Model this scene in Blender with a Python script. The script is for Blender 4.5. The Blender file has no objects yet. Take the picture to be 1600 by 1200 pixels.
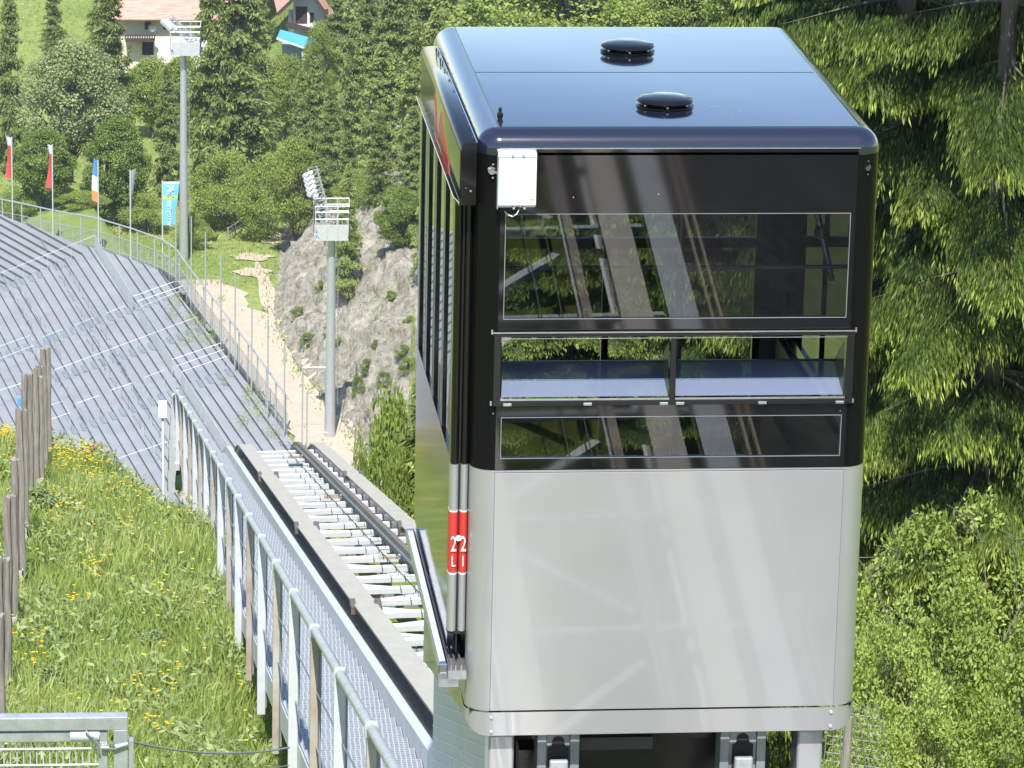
import bpy, math, random
import numpy as np
from mathutils import Vector, Matrix
random.seed(7); rng = np.random.default_rng(11)
PI = math.pi
SC = bpy.context.scene; COL = SC.collection
ZC = 80.0                                   # camera height above the datum; the camera stands at (0,0,ZC)
# ---------------------------------------------------------------- camera
F_PX, PITCH, YAW, ROLL = 6379.3, math.radians(16.2546), math.radians(6.193), math.radians(1.3051)
Fv = Vector((math.sin(YAW)*math.cos(PITCH), math.cos(YAW)*math.cos(PITCH), -math.sin(PITCH)))
Rv = Vector((math.cos(YAW), -math.sin(YAW), 0)); Uv = Rv.cross(Fv)
c_, s_ = math.cos(ROLL), math.sin(ROLL)
Rv, Uv = c_*Rv + s_*Uv, -s_*Rv + c_*Uv
cd = bpy.data.cameras.new('camera'); cam = bpy.data.objects.new('camera', cd); COL.objects.link(cam)
M = Matrix(((Rv.x, Uv.x, -Fv.x), (Rv.y, Uv.y, -Fv.y), (Rv.z, Uv.z, -Fv.z))).to_4x4()
M.translation = (0, 0, ZC); cam.matrix_world = M
cd.sensor_width = 36; cd.lens = F_PX/1600*36; cd.clip_start = .5; cd.clip_end = 3000
SC.camera = cam
def ray(px, py):
    d = Fv + Rv*((px-800)/F_PX) - Uv*((py-600)/F_PX)
    return d / d.y
def at(px, py, Y):
    return ray(px, py)*Y + Vector((0, 0, ZC))
# ---------------------------------------------------------------- light
w = bpy.data.worlds.new('World'); SC.world = w; w.use_nodes = True
nt = w.node_tree; bg = nt.nodes['Background']; sk = nt.nodes.new('ShaderNodeTexSky')
SUN = Vector((-.075, -.53, .85)).normalized()
sk.sky_type = 'NISHITA'; sk.sun_disc = False
sk.sun_elevation = math.asin(SUN.z); sk.sun_rotation = math.atan2(SUN.x, SUN.y)
sk.altitude = 900; sk.air_density = 1.0; sk.dust_density = .6; sk.ozone_density = 1.2
nt.links.new(sk.outputs[0], bg.inputs[0]); bg.inputs[1].default_value = .12
sl = bpy.data.lights.new('sun', 'SUN'); sl.energy = 4.3; sl.angle = math.radians(.5); sl.color = (1, .965, .90)
so = bpy.data.objects.new('sun', sl); COL.objects.link(so); so.rotation_euler = SUN.to_track_quat('Z', 'Y').to_euler()
so.location = (0, -20, ZC+40)
SC.view_settings.view_transform = 'Standard'; SC.view_settings.look = 'None'
SC.view_settings.exposure = 0.9; SC.view_settings.gamma = 1
try:
    SC.cycles.max_bounces = 8; SC.cycles.transparent_max_bounces = 12; SC.cycles.diffuse_bounces = 3
    SC.cycles.caustics_reflective = False; SC.cycles.caustics_refractive = False
    SC.cycles.use_denoising = True
except Exception: pass
# ---------------------------------------------------------------- materials
MATS = {}
def mat(name, base=(.5, .5, .5), rough=.5, metal=0., spec=.5, var=0., scale=5., bump=0., bscale=None, coat=0., col2=None, detail=6, stretch=None, coatr=.03):
    m = bpy.data.materials.new(name); m.use_nodes = True; MATS[name] = m
    n = m.node_tree.nodes; l = m.node_tree.links; b = n['Principled BSDF']
    b.inputs['Base Color'].default_value = (*base, 1); b.inputs['Roughness'].default_value = rough
    b.inputs['Metallic'].default_value = metal; b.inputs['Specular IOR Level'].default_value = spec
    b.inputs['Coat Weight'].default_value = coat; b.inputs['Coat Roughness'].default_value = coatr
    if var or bump or col2:
        tc = n.new('ShaderNodeTexCoord'); mp = n.new('ShaderNodeMapping'); l.new(tc.outputs['Object'], mp.inputs[0])
        if stretch: mp.inputs['Scale'].default_value = stretch
        no = n.new('ShaderNodeTexNoise'); no.inputs['Scale'].default_value = scale; no.inputs['Detail'].default_value = detail
        no.inputs['Roughness'].default_value = .65
        l.new(mp.outputs[0], no.inputs['Vector'])
        cr = n.new('ShaderNodeValToRGB')
        c2 = col2 or tuple(min(1, c*(1+var)) for c in base); c1 = base if col2 else tuple(c*(1-var) for c in base)
        cr.color_ramp.elements[0].color = (*c1, 1); cr.color_ramp.elements[1].color = (*c2, 1)
        cr.color_ramp.elements[0].position = .33; cr.color_ramp.elements[1].position = .67
        l.new(no.outputs['Fac'], cr.inputs[0]); l.new(cr.outputs[0], b.inputs['Base Color'])
        if bump:
            bp = n.new('ShaderNodeBump'); bp.inputs['Strength'].default_value = bump; bp.inputs['Distance'].default_value = .02
            if bscale:
                n2 = n.new('ShaderNodeTexNoise'); n2.inputs['Scale'].default_value = bscale; n2.inputs['Detail'].default_value = 5
                l.new(mp.outputs[0], n2.inputs['Vector']); l.new(n2.outputs['Fac'], bp.inputs['Height'])
            else: l.new(no.outputs['Fac'], bp.inputs['Height'])
            l.new(bp.outputs[0], b.inputs['Normal'])
    return m
def leafmat(name, dark, mid, light, trans=.3, rough=.5, spec=.3):
    """foliage: colour by the per-face 'tone' (each leaf has its own), part of the light goes through"""
    m = bpy.data.materials.new(name); m.use_nodes = True; MATS[name] = m
    n = m.node_tree.nodes; l = m.node_tree.links; b = n['Principled BSDF']; out = n['Material Output']
    a = n.new('ShaderNodeAttribute'); a.attribute_name = 'tone'
    cr = n.new('ShaderNodeValToRGB'); e = cr.color_ramp.elements
    e[0].color = (*dark, 1); e[1].color = (*light, 1); k = e.new(.5); k.color = (*mid, 1)
    l.new(a.outputs['Fac'], cr.inputs[0]); l.new(cr.outputs[0], b.inputs['Base Color'])
    b.inputs['Roughness'].default_value = rough; b.inputs['Specular IOR Level'].default_value = spec
    tr = n.new('ShaderNodeBsdfTranslucent'); mx = n.new('ShaderNodeMixShader'); mx.inputs[0].default_value = trans
    l.new(cr.outputs[0], tr.inputs[0]); l.new(b.outputs[0], mx.inputs[1]); l.new(tr.outputs[0], mx.inputs[2])
    l.new(mx.outputs[0], out.inputs[0])
    return m
def glassmat(name, tint=(.5, .51, .53), ior=1.5, gl=1.0):
    m = bpy.data.materials.new(name); m.use_nodes = True; MATS[name] = m
    n = m.node_tree.nodes; l = m.node_tree.links; out = n['Material Output']
    t = n.new('ShaderNodeBsdfTransparent'); t.inputs[0].default_value = (*tint, 1)
    g = n.new('ShaderNodeBsdfGlossy'); g.inputs['Roughness'].default_value = .01; g.inputs[0].default_value = (gl, gl, gl, 1)
    f = n.new('ShaderNodeFresnel'); f.inputs[0].default_value = ior
    mx = n.new('ShaderNodeMixShader'); l.new(f.outputs[0], mx.inputs[0]); l.new(t.outputs[0], mx.inputs[1]); l.new(g.outputs[0], mx.inputs[2])
    l.new(mx.outputs[0], out.inputs[0]); return m
galv = mat('galvanised', (.50, .53, .56), .42, .55, var=.16, scale=14, bump=.05)
galvw = mat('galvanised_white', (.60, .62, .645), .5, .1, var=.06, scale=9)
galvl = mat('galvanised_light', (.58, .61, .63), .45, .30, var=.10, scale=9)
galvd = mat('galvanised_dull', (.30, .33, .36), .5, .4, var=.15, scale=3)
rusty = mat('stained_steel', (.52, .50, .47), .6, .2, col2=(.40, .30, .22), scale=3.2)
beamtop = mat('rail_worn_steel', (.44, .41, .35), .5, .15, var=.07, scale=1.5, stretch=(6, .6, 6))
beamside = mat('rail_side_navy', (.04, .06, .105), .28, .0, spec=.6, var=.5, scale=1.3)  # webs darker and bluer than the rail tops
darkrail = mat('dark_brown_rail', (.16, .125, .11), .45, .3, var=.2, scale=5)
blackst = mat('black_cable', (.012, .012, .014), .5)
black = mat('black_gloss_lacquer', (.006, .006, .0062), .07, spec=.35, coat=.35)
blackt = mat('black_satin_trim', (.012, .012, .013), .3, spec=.5)
rooft = mat('roof_gloss_paint', (.014, .016, .032), .12, spec=.7, coat=1., coatr=.03)
silver = mat('silver_metallic_paint', (.40, .40, .405), .36, .35, coat=.85, coatr=.05, bump=1., scale=.9, detail=2, var=.03)
chrome = mat('polished_steel', (.62, .62, .63), .16, 1., var=.05, scale=8)
mirror = mat('mirror_steel_panel', (.22, .225, .23), .06, 1.)
blackf = mat('black_front_lacquer', (.006, .006, .0062), .05, spec=.5, coat=1., coatr=.04)
alu = mat('brushed_aluminium', (.58, .58, .59), .33, .85, var=.1, scale=30)
tread = mat('chequered_aluminium', (.62, .62, .63), .5, .2, var=.25, scale=70, bump=.5)
inter = mat('cabin_interior_dark', (.03, .03, .033), .5)
interf = mat('cabin_floor_rubber', (.05, .05, .055), .7)
white = mat('white_plastic', (.85, .85, .85), .35)
whitem = mat('white_paint', (.74, .76, .78), .4)
red = mat('red_print', (.62, .045, .04), .35)
glass = glassmat('tinted_window_glass', ior=1.72)
glassd = glassmat('dark_door_glass', (.02, .02, .022), 1.6)
flapg = glassmat('flap_window_glass', (.45, .48, .52), 1.6, 1.)
def _sky_tint(m):
    n = m.node_tree.nodes; l = m.node_tree.links; o = n['Material Output']; old = o.inputs[0].links[0].from_socket
    d = n.new('ShaderNodeBsdfDiffuse'); d.inputs[0].default_value = (.26, .32, .48, 1); x = n.new('ShaderNodeMixShader'); x.inputs[0].default_value = .5  # bluish diffuse puts the mirrored sky into the pane colour
    l.new(old, x.inputs[1]); l.new(d.outputs[0], x.inputs[2]); l.new(x.outputs[0], o.inputs[0])
_sky_tint(flapg)
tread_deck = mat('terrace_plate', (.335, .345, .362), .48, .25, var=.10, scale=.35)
riser = mat('terrace_riser_shaded', (.10, .108, .12), .6)  # shade of the risers put into the colour, darker than the treads
wood = mat('weathered_wood', (.17, .15, .13), .85, col2=(.34, .31, .275), scale=6, stretch=(8, 8, .7), bump=.6)
bark = mat('spruce_bark', (.09, .072, .06), .9, col2=(.17, .145, .125), scale=6, stretch=(1, 1, .35), bump=.8)
twigm = mat('bare_twig', (.17, .145, .12), .9)
tan = mat('tan_hose', (.5, .40, .26), .6)
rubber = mat('rubber', (.015, .015, .015), .7)
blackc = mat('black_corner_lacquer', (.006, .006, .0062), .22, spec=.12)
# ground materials -------------------------------------------------
def groundmat(name, c1, c2, c3, s1, s2, bump=.6, dist=.1):
    m = bpy.data.materials.new(name); m.use_nodes = True; n = m.node_tree.nodes; l = m.node_tree.links; b = n['Principled BSDF']
    tc = n.new('ShaderNodeTexCoord')
    a = n.new('ShaderNodeTexNoise'); a.inputs['Scale'].default_value = s1; a.inputs['Detail'].default_value = 8
    d = n.new('ShaderNodeTexNoise'); d.inputs['Scale'].default_value = s2; d.inputs['Detail'].default_value = 10; d.inputs['Roughness'].default_value = .7
    l.new(tc.outputs['Object'], a.inputs[0]); l.new(tc.outputs['Object'], d.inputs[0])
    r1 = n.new('ShaderNodeValToRGB'); r1.color_ramp.elements[0].color = (*c1, 1); r1.color_ramp.elements[1].color = (*c2, 1)
    r1.color_ramp.elements[0].position = .38; r1.color_ramp.elements[1].position = .62
    r2 = n.new('ShaderNodeValToRGB'); r2.color_ramp.elements[0].position = .45; r2.color_ramp.elements[1].position = .65
    l.new(a.outputs['Fac'], r1.inputs[0]); l.new(d.outputs['Fac'], r2.inputs[0])
    mx = n.new('ShaderNodeMixRGB'); mx.inputs[2].default_value = (*c3, 1); l.new(r2.outputs[0], mx.inputs[0]); l.new(r1.outputs[0], mx.inputs[1])
    l.new(mx.outputs[0], b.inputs['Base Color']); b.inputs['Roughness'].default_value = .95; b.inputs['Specular IOR Level'].default_value = .1
    bp = n.new('ShaderNodeBump'); bp.inputs['Strength'].default_value = bump; bp.inputs['Distance'].default_value = dist
    l.new(d.outputs['Fac'], bp.inputs['Height']); l.new(bp.outputs[0], b.inputs['Normal'])
    return m
g_grass = groundmat('ground_grass', (.18, .23, .045), (.26, .30, .06), (.13, .17, .035), .15, 3.0)
g_gravel = groundmat('gravel', (.52, .44, .35), (.46, .39, .31), (.39, .32, .25), 1.5, 9., .4, .05)
g_rock = groundmat('rock_face', (.48, .44, .38), (.64, .58, .50), (.27, .26, .16), .6, 1.6, 1., .8)
g_apron = groundmat('added_apron_dark', (.10, .10, .10), (.15, .15, .145), (.07, .07, .07), .8, 4.)
g_valley = groundmat('valley_meadow', (.18, .24, .065), (.26, .30, .09), (.14, .19, .05), .08, 1.5)
# leaf materials
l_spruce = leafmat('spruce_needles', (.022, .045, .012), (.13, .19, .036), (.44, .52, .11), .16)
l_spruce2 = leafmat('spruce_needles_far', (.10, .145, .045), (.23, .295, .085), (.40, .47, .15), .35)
l_leaf = leafmat('broad_leaf_yellow_green', (.12, .18, .038), (.26, .345, .070), (.44, .52, .14), .4)
l_leafd = leafmat('broad_leaf_deep_green', (0.0963, 0.165, 0.035), (0.1925, 0.2775, 0.06), (0.3325, 0.405, 0.1), .35)
l_leafp = leafmat('broad_leaf_pale', (.17, .22, .09), (.30, .36, .15), (.42, .48, .22), .35)
l_grass = leafmat('grass_blades', (.14, .215, .05), (.31, .40, .095), (.52, .57, .20), .4)
l_weed = leafmat('meadow_herbs', (.13, .19, .07), (.27, .345, .13), (.45, .50, .24), .35)
l_flower = leafmat('yellow_petals', (.55, .36, .01), (.75, .50, .015), (.85, .62, .03), .3)
# ---------------------------------------------------------------- helpers
def tag(o, label=None, cat=None, group=None, kind=None):
    if label: o['label'] = label
    if cat: o['category'] = cat
    if group: o['group'] = group
    if kind: o['kind'] = kind
    return o
def thing(name, label, cat, loc=(0, 0, 0), group=None, rz=0):
    o = bpy.data.objects.new(name, None); COL.objects.link(o); o.location = loc; o.rotation_euler = (0, 0, rz)
    o.empty_display_size = .2
    return tag(o, label, cat, group)
def wloc(o):
    v = Vector((0, 0, 0))
    while o: v += o.location; o = o.parent
    return v
class MB:
    def __init__(s): s.v = []; s.f = []
    def add(s, vs, fs):
        k = len(s.v); s.v += [tuple(v) for v in vs]; s.f += [tuple(i+k for i in f) for f in fs]; return s
    def box(s, x0, x1, y0, y1, z0, z1):
        return s.add([(x0,y0,z0),(x1,y0,z0),(x1,y1,z0),(x0,y1,z0),(x0,y0,z1),(x1,y0,z1),(x1,y1,z1),(x0,y1,z1)],
                     [(0,3,2,1),(4,5,6,7),(0,1,5,4),(1,2,6,5),(2,3,7,6),(3,0,4,7)])
    def bar(s, p, q, w, h, up=(0, 0, 1)):
        p = Vector(p); q = Vector(q); d = (q-p).normalized(); a = d.cross(Vector(up))
        if a.length < 1e-4: a = d.cross(Vector((1, 0, 0)))
        a.normalize(); b = a.cross(d); a = a*w/2; b = b*h/2
        vs = [p-a-b, p+a-b, p+a+b, p-a+b, q-a-b, q+a-b, q+a+b, q-a+b]
        return s.add(vs, [(0,1,2,3),(7,6,5,4),(0,4,5,1),(1,5,6,2),(2,6,7,3),(3,7,4,0)])
    def tube(s, pts, r, n=8, cap=True):
        pts = [Vector(p) for p in pts]; rs = r if isinstance(r, (list, tuple)) else [r]*len(pts); k = len(s.v)
        for i, p in enumerate(pts):
            d = (pts[min(i+1, len(pts)-1)]-pts[max(i-1, 0)]).normalized()
            a = d.cross(Vector((0, 0, 1)))
            if a.length < .05: a = d.cross(Vector((1, 0, 0)))
            a.normalize(); b = a.cross(d)
            for j in range(n):
                t = 2*PI*j/n; s.v.append(tuple(p+(a*math.cos(t)+b*math.sin(t))*rs[i]))
        for i in range(len(pts)-1):
            for j in range(n):
                s.f.append((k+i*n+j, k+i*n+(j+1) % n, k+(i+1)*n+(j+1) % n, k+(i+1)*n+j))
        if cap:
            s.f.append(tuple(k+j for j in range(n))[::-1]); s.f.append(tuple(k+(len(pts)-1)*n+j for j in range(n)))
        return s
    def lathe(s, c, prof, n=32):
        k = len(s.v); c = Vector(c)
        for r, z in prof:
            for j in range(n):
                t = 2*PI*j/n; s.v.append((c.x+r*math.cos(t), c.y+r*math.sin(t), c.z+z))
        for i in range(len(prof)-1):
            for j in range(n):
                s.f.append((k+i*n+j, k+i*n+(j+1) % n, k+(i+1)*n+(j+1) % n, k+(i+1)*n+j))
        return s
    def rings(s, rs, closed=True, caps=False):
        k = len(s.v); n = len(rs[0])
        for r in rs: s.v += [tuple(p) for p in r]
        m = n if closed else n-1
        for i in range(len(rs)-1):
            for j in range(m): s.f.append((k+i*n+j, k+i*n+(j+1) % n, k+(i+1)*n+(j+1) % n, k+(i+1)*n+j))
        if caps:
            s.f.append(tuple(k+j for j in range(n))[::-1]); s.f.append(tuple(k+(len(rs)-1)*n+j for j in range(n)))
        return s
    def build(s, name, m, parent=None, smooth=False, bevel=0, local=False):
        o0 = Vector((0, 0, 0)) if local else wloc(parent)
        me = bpy.data.meshes.new(name); me.from_pydata([(v[0]-o0.x, v[1]-o0.y, v[2]-o0.z) for v in s.v], [], s.f)
        me.materials.append(m); o = bpy.data.objects.new(name, me); COL.objects.link(o)
        if parent: o.parent = parent
        if smooth:
            me.polygons.foreach_set('use_smooth', [True]*len(me.polygons))
            try: me.set_sharp_from_angle(angle=math.radians(40))
            except Exception: pass
        if bevel:
            b = o.modifiers.new('bevel', 'BEVEL'); b.width = bevel; b.segments = 2; b.limit_method = 'ANGLE'
        return o
def npmesh(name, V, Fq, m, parent=None, tone=None, smooth=False):
    """V (n,3) float, Fq (k,m) int faces of equal size"""
    me = bpy.data.meshes.new(name); k, q = Fq.shape
    me.vertices.add(len(V)); me.vertices.foreach_set('co', np.ascontiguousarray(V, dtype=np.float32).ravel())
    me.loops.add(k*q); me.loops.foreach_set('vertex_index', np.ascontiguousarray(Fq, dtype=np.int32).ravel())
    me.polygons.add(k); me.polygons.foreach_set('loop_start', np.arange(0, k*q, q, dtype=np.int32))
    try: me.polygons.foreach_set('loop_total', np.full(k, q, dtype=np.int32))
    except Exception: pass
    if smooth: me.polygons.foreach_set('use_smooth', np.ones(k, dtype=bool))
    me.update(calc_edges=True)
    if tone is not None:
        a = me.attributes.new('tone', 'FLOAT', 'FACE'); a.data.foreach_set('value', np.ascontiguousarray(tone, dtype=np.float32))
    me.materials.append(m); o = bpy.data.objects.new(name, me); COL.objects.link(o)
    if parent: o.parent = parent
    return o
def unit(a): return a/np.maximum(np.linalg.norm(a, axis=1, keepdims=True), 1e-9)
def leaves(P, D, N, L, W, tone):
    """diamond leaves with a fold: base P, direction D, rough normal N; two triangles on each side of the midrib as 2 quads-> 2 tris"""
    D = unit(D); S = unit(np.cross(D, N)); U = np.cross(S, D)
    L = L[:, None]; W = W[:, None]
    tip = P + D*L; mid = P + D*L*.45
    a = mid + S*W*.5 + U*W*.12; b = mid - S*W*.5 + U*W*.12
    V = np.stack([P, a, tip, b], 1).reshape(-1, 3)
    i = np.arange(len(P))[:, None]*4
    Fq = np.concatenate([i+np.array([[0, 1, 2]]), i+np.array([[0, 2, 3]])], 0)
    return V, Fq, np.concatenate([tone, tone])
def shoots(P, D, L, R, tone):
    """tapered three-sided needle shoots"""
    D = unit(D); h = rng.normal(size=D.shape); S = unit(np.cross(D, h)); U = np.cross(S, D)
    L = L[:, None]; R = R[:, None]; mid = P + D*L*.55; tip = P + D*L
    a = mid + S*R; b = mid + (-.5*S+.87*U)*R; c = mid + (-.5*S-.87*U)*R
    V = np.stack([P, a, b, c, tip], 1).reshape(-1, 3); i = np.arange(len(P))[:, None]*5
    fs = [(0, 2, 1), (0, 3, 2), (0, 1, 3), (4, 1, 2), (4, 2, 3), (4, 3, 1)]
    Fq = np.concatenate([i+np.array([f]) for f in fs], 0)
    return V, Fq, np.tile(tone, 6)
def copy_tree(o, parent=None):
    c = o.copy(); COL.objects.link(c)
    if parent: c.parent = parent
    for ch in list(o.children): copy_tree(ch, c)
    return c
def smooth01(t): t = min(1, max(0, t)); return t*t*(3-2*t)
# ---------------------------------------------------------------- terrain heights (world z)
def zt(Y):                                   # plane of the track
    if Y <= 61: return ZC-3.42-.253*Y
    d = Y-61; z = ZC-3.42-.253*61 - .253*d - .045*d*d
    return z
def lerp(a, b, t): return a+(b-a)*t
def toe(Y): return float(np.interp(Y, [200, 225, 240, 252, 275, 300, 330], [18, 15.5, 13.3, 12.3, 13.8, 15.5, 17]))
def pathz(Y): return ZC + float(np.interp(Y, [200, 222, 262, 285, 330, 420], [-67.6, -68.7, -70.0, -72.4, -74.2, -76]))
# terrace plane
TD = Vector((-.16, .987, 0)).normalized(); TN = Vector((.987, .16, 0)).normalized()
TA = at(440, 680, 224)
def terz(x, y): return TA.z + .28*((x*TN.x+y*TN.y) - (TA.x*TN.x+TA.y*TN.y))
def H(x, Y):
    def near(x, Y):
        m = ZC-5.9-.2*Y - .07*max(-8, min(x, 1.2)) if Y > 22 else ZC-5.9-.2*22+.30*(22-Y) - .07*max(-8, min(x, 1.2))
        tg = zt(min(Y, 60))-1.35
        r = zt(min(Y, 60))-1.35-2.6*smooth01((x-4.0)/4.5)
        yc = float(np.interp(x, [-.9, .2, .9, 1.4], [54, 50.5, 46.5, 44.5]))
        if Y > yc: m -= (Y-yc)*.42
        if x < 2.6: return lerp(m, tg, smooth01((x-1.15)/1.3))
        return r + .35*max(0, min(x, 40)-14)
    def far(x, Y):
        # valley side: terrace ground on the left, path, then the cut slope and the wooded hill on the right
        g = pathz(Y); t = toe(Y)
        xr = TA.x + (Y-TA.y)*TD.x/TD.y + .6
        if x < xr and Y < 300:
            g2 = terz(x, Y)-1.0
            g2 = max(g2, ZC-80)
            return lerp(g2, g, smooth01((x-xr+1.5)/1.5)) if x > xr-1.5 else g2
        if x > t:
            d = x-t
            g += min(d, 6)*1.0 + max(0, min(d-6, 10))*.45 + max(0, min(d-16, 60))*.36
        return g
    u = x/max(Y, 1)
    if Y <= 56: return near(x, Y)
    if Y >= 205: return far(x, Y)
    t = (Y-56)/(205-56); a = near(x, 56); b = far(x, 205)
    left = lerp(a, b, t**.62); right = lerp(a, b, t) - .0
    return lerp(left, right, smooth01((u-.095)/.05))
def hn(x, y, s=1.0):
    return (math.sin(x*.9*s+y*.37*s)+math.sin(y*1.1*s-x*.53*s+1.3)+.5*math.sin(x*2.3*s+y*1.9*s))/2.5
xs = np.concatenate([np.arange(-160, -12, 8), np.arange(-12, 26, .6), np.arange(26, 60, 2.5), np.arange(60, 200, 8), [200]])
ys = np.concatenate([np.arange(-60, -4, 4), np.arange(-4, 64, 1.0), np.arange(64, 200, 4), np.arange(200, 320, 1.5), np.arange(320, 460, 6), np.arange(460, 900, 40)])
V = np.array([(x, y, H(x, y)+(hn(x, y, .8)*.12 if y < 200 else (-1.3 if 204 < y < 300 and toe(y)+.1 < x < toe(y)+10.4 else 0))) for y in ys for x in xs]); nx = len(xs); ny = len(ys)
ii = (np.arange(ny-1)[:, None]*nx+np.arange(nx-1)[None]).reshape(-1, 1)
ground = npmesh('ground', V, ii+np.array([[0, 1, nx+1, nx]]), g_grass, smooth=True); tag(ground, kind='structure')
ground.data.materials.append(g_valley)
cy = V[ii[:, 0], 1]; ground.data.polygons.foreach_set('material_index', (cy > 196).astype(np.int32))
# air: one closed box of thin, even haze round everything
hzb = bpy.data.materials.new('thin_haze'); hzb.use_nodes = True; n_ = hzb.node_tree.nodes; n_.remove(n_['Principled BSDF'])
pv = n_.new('ShaderNodeVolumePrincipled'); pv.inputs['Density'].default_value = .00016; pv.inputs['Color'].default_value = (.86, .92, 1, 1); pv.inputs['Anisotropy'].default_value = .2
hzb.node_tree.links.new(pv.outputs[0], n_['Material Output'].inputs['Volume'])
# gravel path sheet
def sheet(name, m, rows, nn, jag=0.0, lift=.05, kind='structure', smooth=True):
    vs = []; 
    for (Y, xa, xb) in rows:
        for k in range(nn+1):
            x = lerp(xa, xb, k/nn); j = 0
            if jag and k in (0, nn): x += random.uniform(-jag, jag)
            vs.append((x, Y, H(x, Y)+lift))
    vs = np.array(vs); n1 = nn+1; ii = (np.arange(len(rows)-1)[:, None]*n1+np.arange(nn)[None]).reshape(-1, 1)
    o = npmesh(name, vs, ii+np.array([[0, 1, n1+1, n1]]), m, smooth=smooth); tag(o, kind=kind); return o
def edgex(Y): return TA.x + (Y-TA.y)*TD.x/TD.y
rows = []
for Y in np.arange(206, 266, 1.0):
    b = toe(Y)+.1 - (0 if Y < 250 else (Y-250)*.28) + .35*math.sin(Y*.9)+.2*math.sin(Y*2.3)
    rows.append((Y, edgex(Y)+.7, max(b, edgex(Y)+1.6)))
sheet('gravel_path', g_gravel, rows, 8, .25)
for k, (px, py, Y, a, b) in enumerate([(395, 441, 268, 1.2, .9), (393, 412, 275, 1.4, .8), (425, 385, 284, .9, 1.6), (415, 462, 262, .5, 4.5)]):
    mb = MB(); c = at(px, py, Y); n = 28
    pts = [(c.x+a*(1+.2*math.sin(j*1.1+k))*math.cos(2*PI*j/n), c.y+b*(1+.2*math.sin(j*.9))*2.2*math.sin(2*PI*j/n)) for j in range(n)]
    mb.add([(x, y, H(x, y)+.07) for x, y in pts]+[(c.x, c.y, H(c.x, c.y)+.09)], [(j, (j+1) % n, n) for j in range(n)]); o = mb.build('gravel_patch', g_gravel); tag(o, kind='structure')
sheet('added_apron', g_apron, [(Y, 4.3, 9.5) for Y in np.arange(-4, 20, 1.0)], 10, 0, .12)  # added out of view, darkens the green mirrored in the cabin front
# rock cut: rough sheet of its own
def vnoise(x, y, z=0):
    return math.sin(x*1.7+y*.9)+math.sin(y*1.3-x*.7+2)+.6*math.sin(x*3.9+y*2.7+1)+.6*math.sin(y*4.3-x*3.1)+.35*math.sin(x*8.1+y*7.3)+.35*math.sin(x*9.3-y*6.1+4)
vs = []; NY = 240; NX = 60
for j in range(NY):
    Y = 204+j*.4
    for k in range(NX):
        d = -.4+k*.19; x = toe(Y)+d
        r = (vnoise(x*.8, Y*.55)*.20+abs(vnoise(x*1.9, Y*1.1))*.13)*min(1, max(0, d+.2)) + random.uniform(-.13, .13)
        vs.append((x-r*.6, Y+random.uniform(-.08, .08), H(x, Y)+.12+r*.7))
ii = (np.arange(NY-1)[:, None]*NX+np.arange(NX-1)[None]).reshape(-1, 1)
o = npmesh('rock_slope', np.array(vs), ii+np.array([[0, 1, NX+1, NX]]), g_rock); tag(o, kind='structure')
# ================================================================ spectator terrace in the valley
TS = .30; nA = TA.x*TN.x+TA.y*TN.y
def tpl(px, py, h=0.0):
    """the point of the terrace plane (raised by h) that the pixel shows, as (w across, s along, z)"""
    r = ray(px, py); Y = (TA.z+h-ZC-TS*nA)/(r.z-TS*(r.x*TN.x+TN.y)); p = r*Y
    d = Vector((p.x-TA.x, p.y-TA.y, 0)); return d.dot(TN), d.dot(TD), ZC+r.z*Y
def ws(wv, s, z=None, h=0):
    p = Vector((TA.x, TA.y, 0))+TN*wv+TD*s; p.z = (TA.z+TS*wv if z is None else z)+h; return p
terr = thing('spectator_terrace', 'broad light grey stepped spectator terrace with dark step lines below the crest of the track', 'terrace', ws(-8, 10))
BND = [(-160, 338), (-60, 346), (0, 355), (30, 361), (85, 374), (150, 386), (205, 403), (253, 421), (275, 436), (297, 468), (350, 538), (400, 605), (450, 677), (475, 715)]
bw = [tpl(*q)[:2] for q in BND]
KN = sorted([tpl(*q)[:2] for q in [(132, 394), (118, 400), (102, 406), (71, 417), (56, 423), (43, 431), (27, 437), (12, 441), (-40, 462)]])
def sback(wv): return float(np.interp(wv, [b[0] for b in bw], [b[1] for b in bw]))
kw = [k[0] for k in KN]; ks = [k[1] for k in KN]
TD2 = (Matrix.Rotation(math.radians(15), 3, 'Z') @ TD)
PITCHW = .60; deck = MB(); ris = MB(); s0 = -14
def endpt(wv):
    wk = max(kw)
    if wv > wk+.2:
        return [ws(wv, s0), ws(wv, max(s0+.1, sback(wv)))]
    k = ws(wv, float(np.interp(wv, kw, ks))); t = 0
    while t < 60:                                   # march the bent part of the row to the back edge
        q = k+TD2*t; d = Vector((q.x-TA.x, q.y-TA.y, 0))
        if d.dot(TD) > sback(d.dot(TN)): break
        t += .2
    q = k+TD2*t; q.z = k.z
    return [ws(wv, s0), k, q]
wmax = max(b[0] for b in bw); i = 0; wv = wmax
rowsW = []
while wv > -30:
    rowsW.append(wv); wv -= PITCHW
for a, b in zip(rowsW[:-1], rowsW[1:]):            # a right edge, b left edge of a tread
    A_, B_ = endpt(a), endpt(b); z = TA.z+TS*b
    if len(A_) != len(B_): A_ = [A_[0], ws(a, B_[1].dot(Vector((0, 0, 0))) if False else float(np.interp(b, kw, ks))), A_[-1]]
    A2 = [Vector((p.x, p.y, z)) for p in A_]; B2 = [Vector((p.x, p.y, z)) for p in B_]
    for k in range(len(A2)-1):
        deck.add([B2[k], A2[k], A2[k+1], B2[k+1]], [(0, 1, 2, 3)])
        t1 = Vector((0, 0, TS*PITCHW))
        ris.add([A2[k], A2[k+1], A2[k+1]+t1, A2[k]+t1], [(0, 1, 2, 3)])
dk = deck.build('step_plates', tread_deck, terr); ris.build('step_risers', riser, terr)
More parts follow.
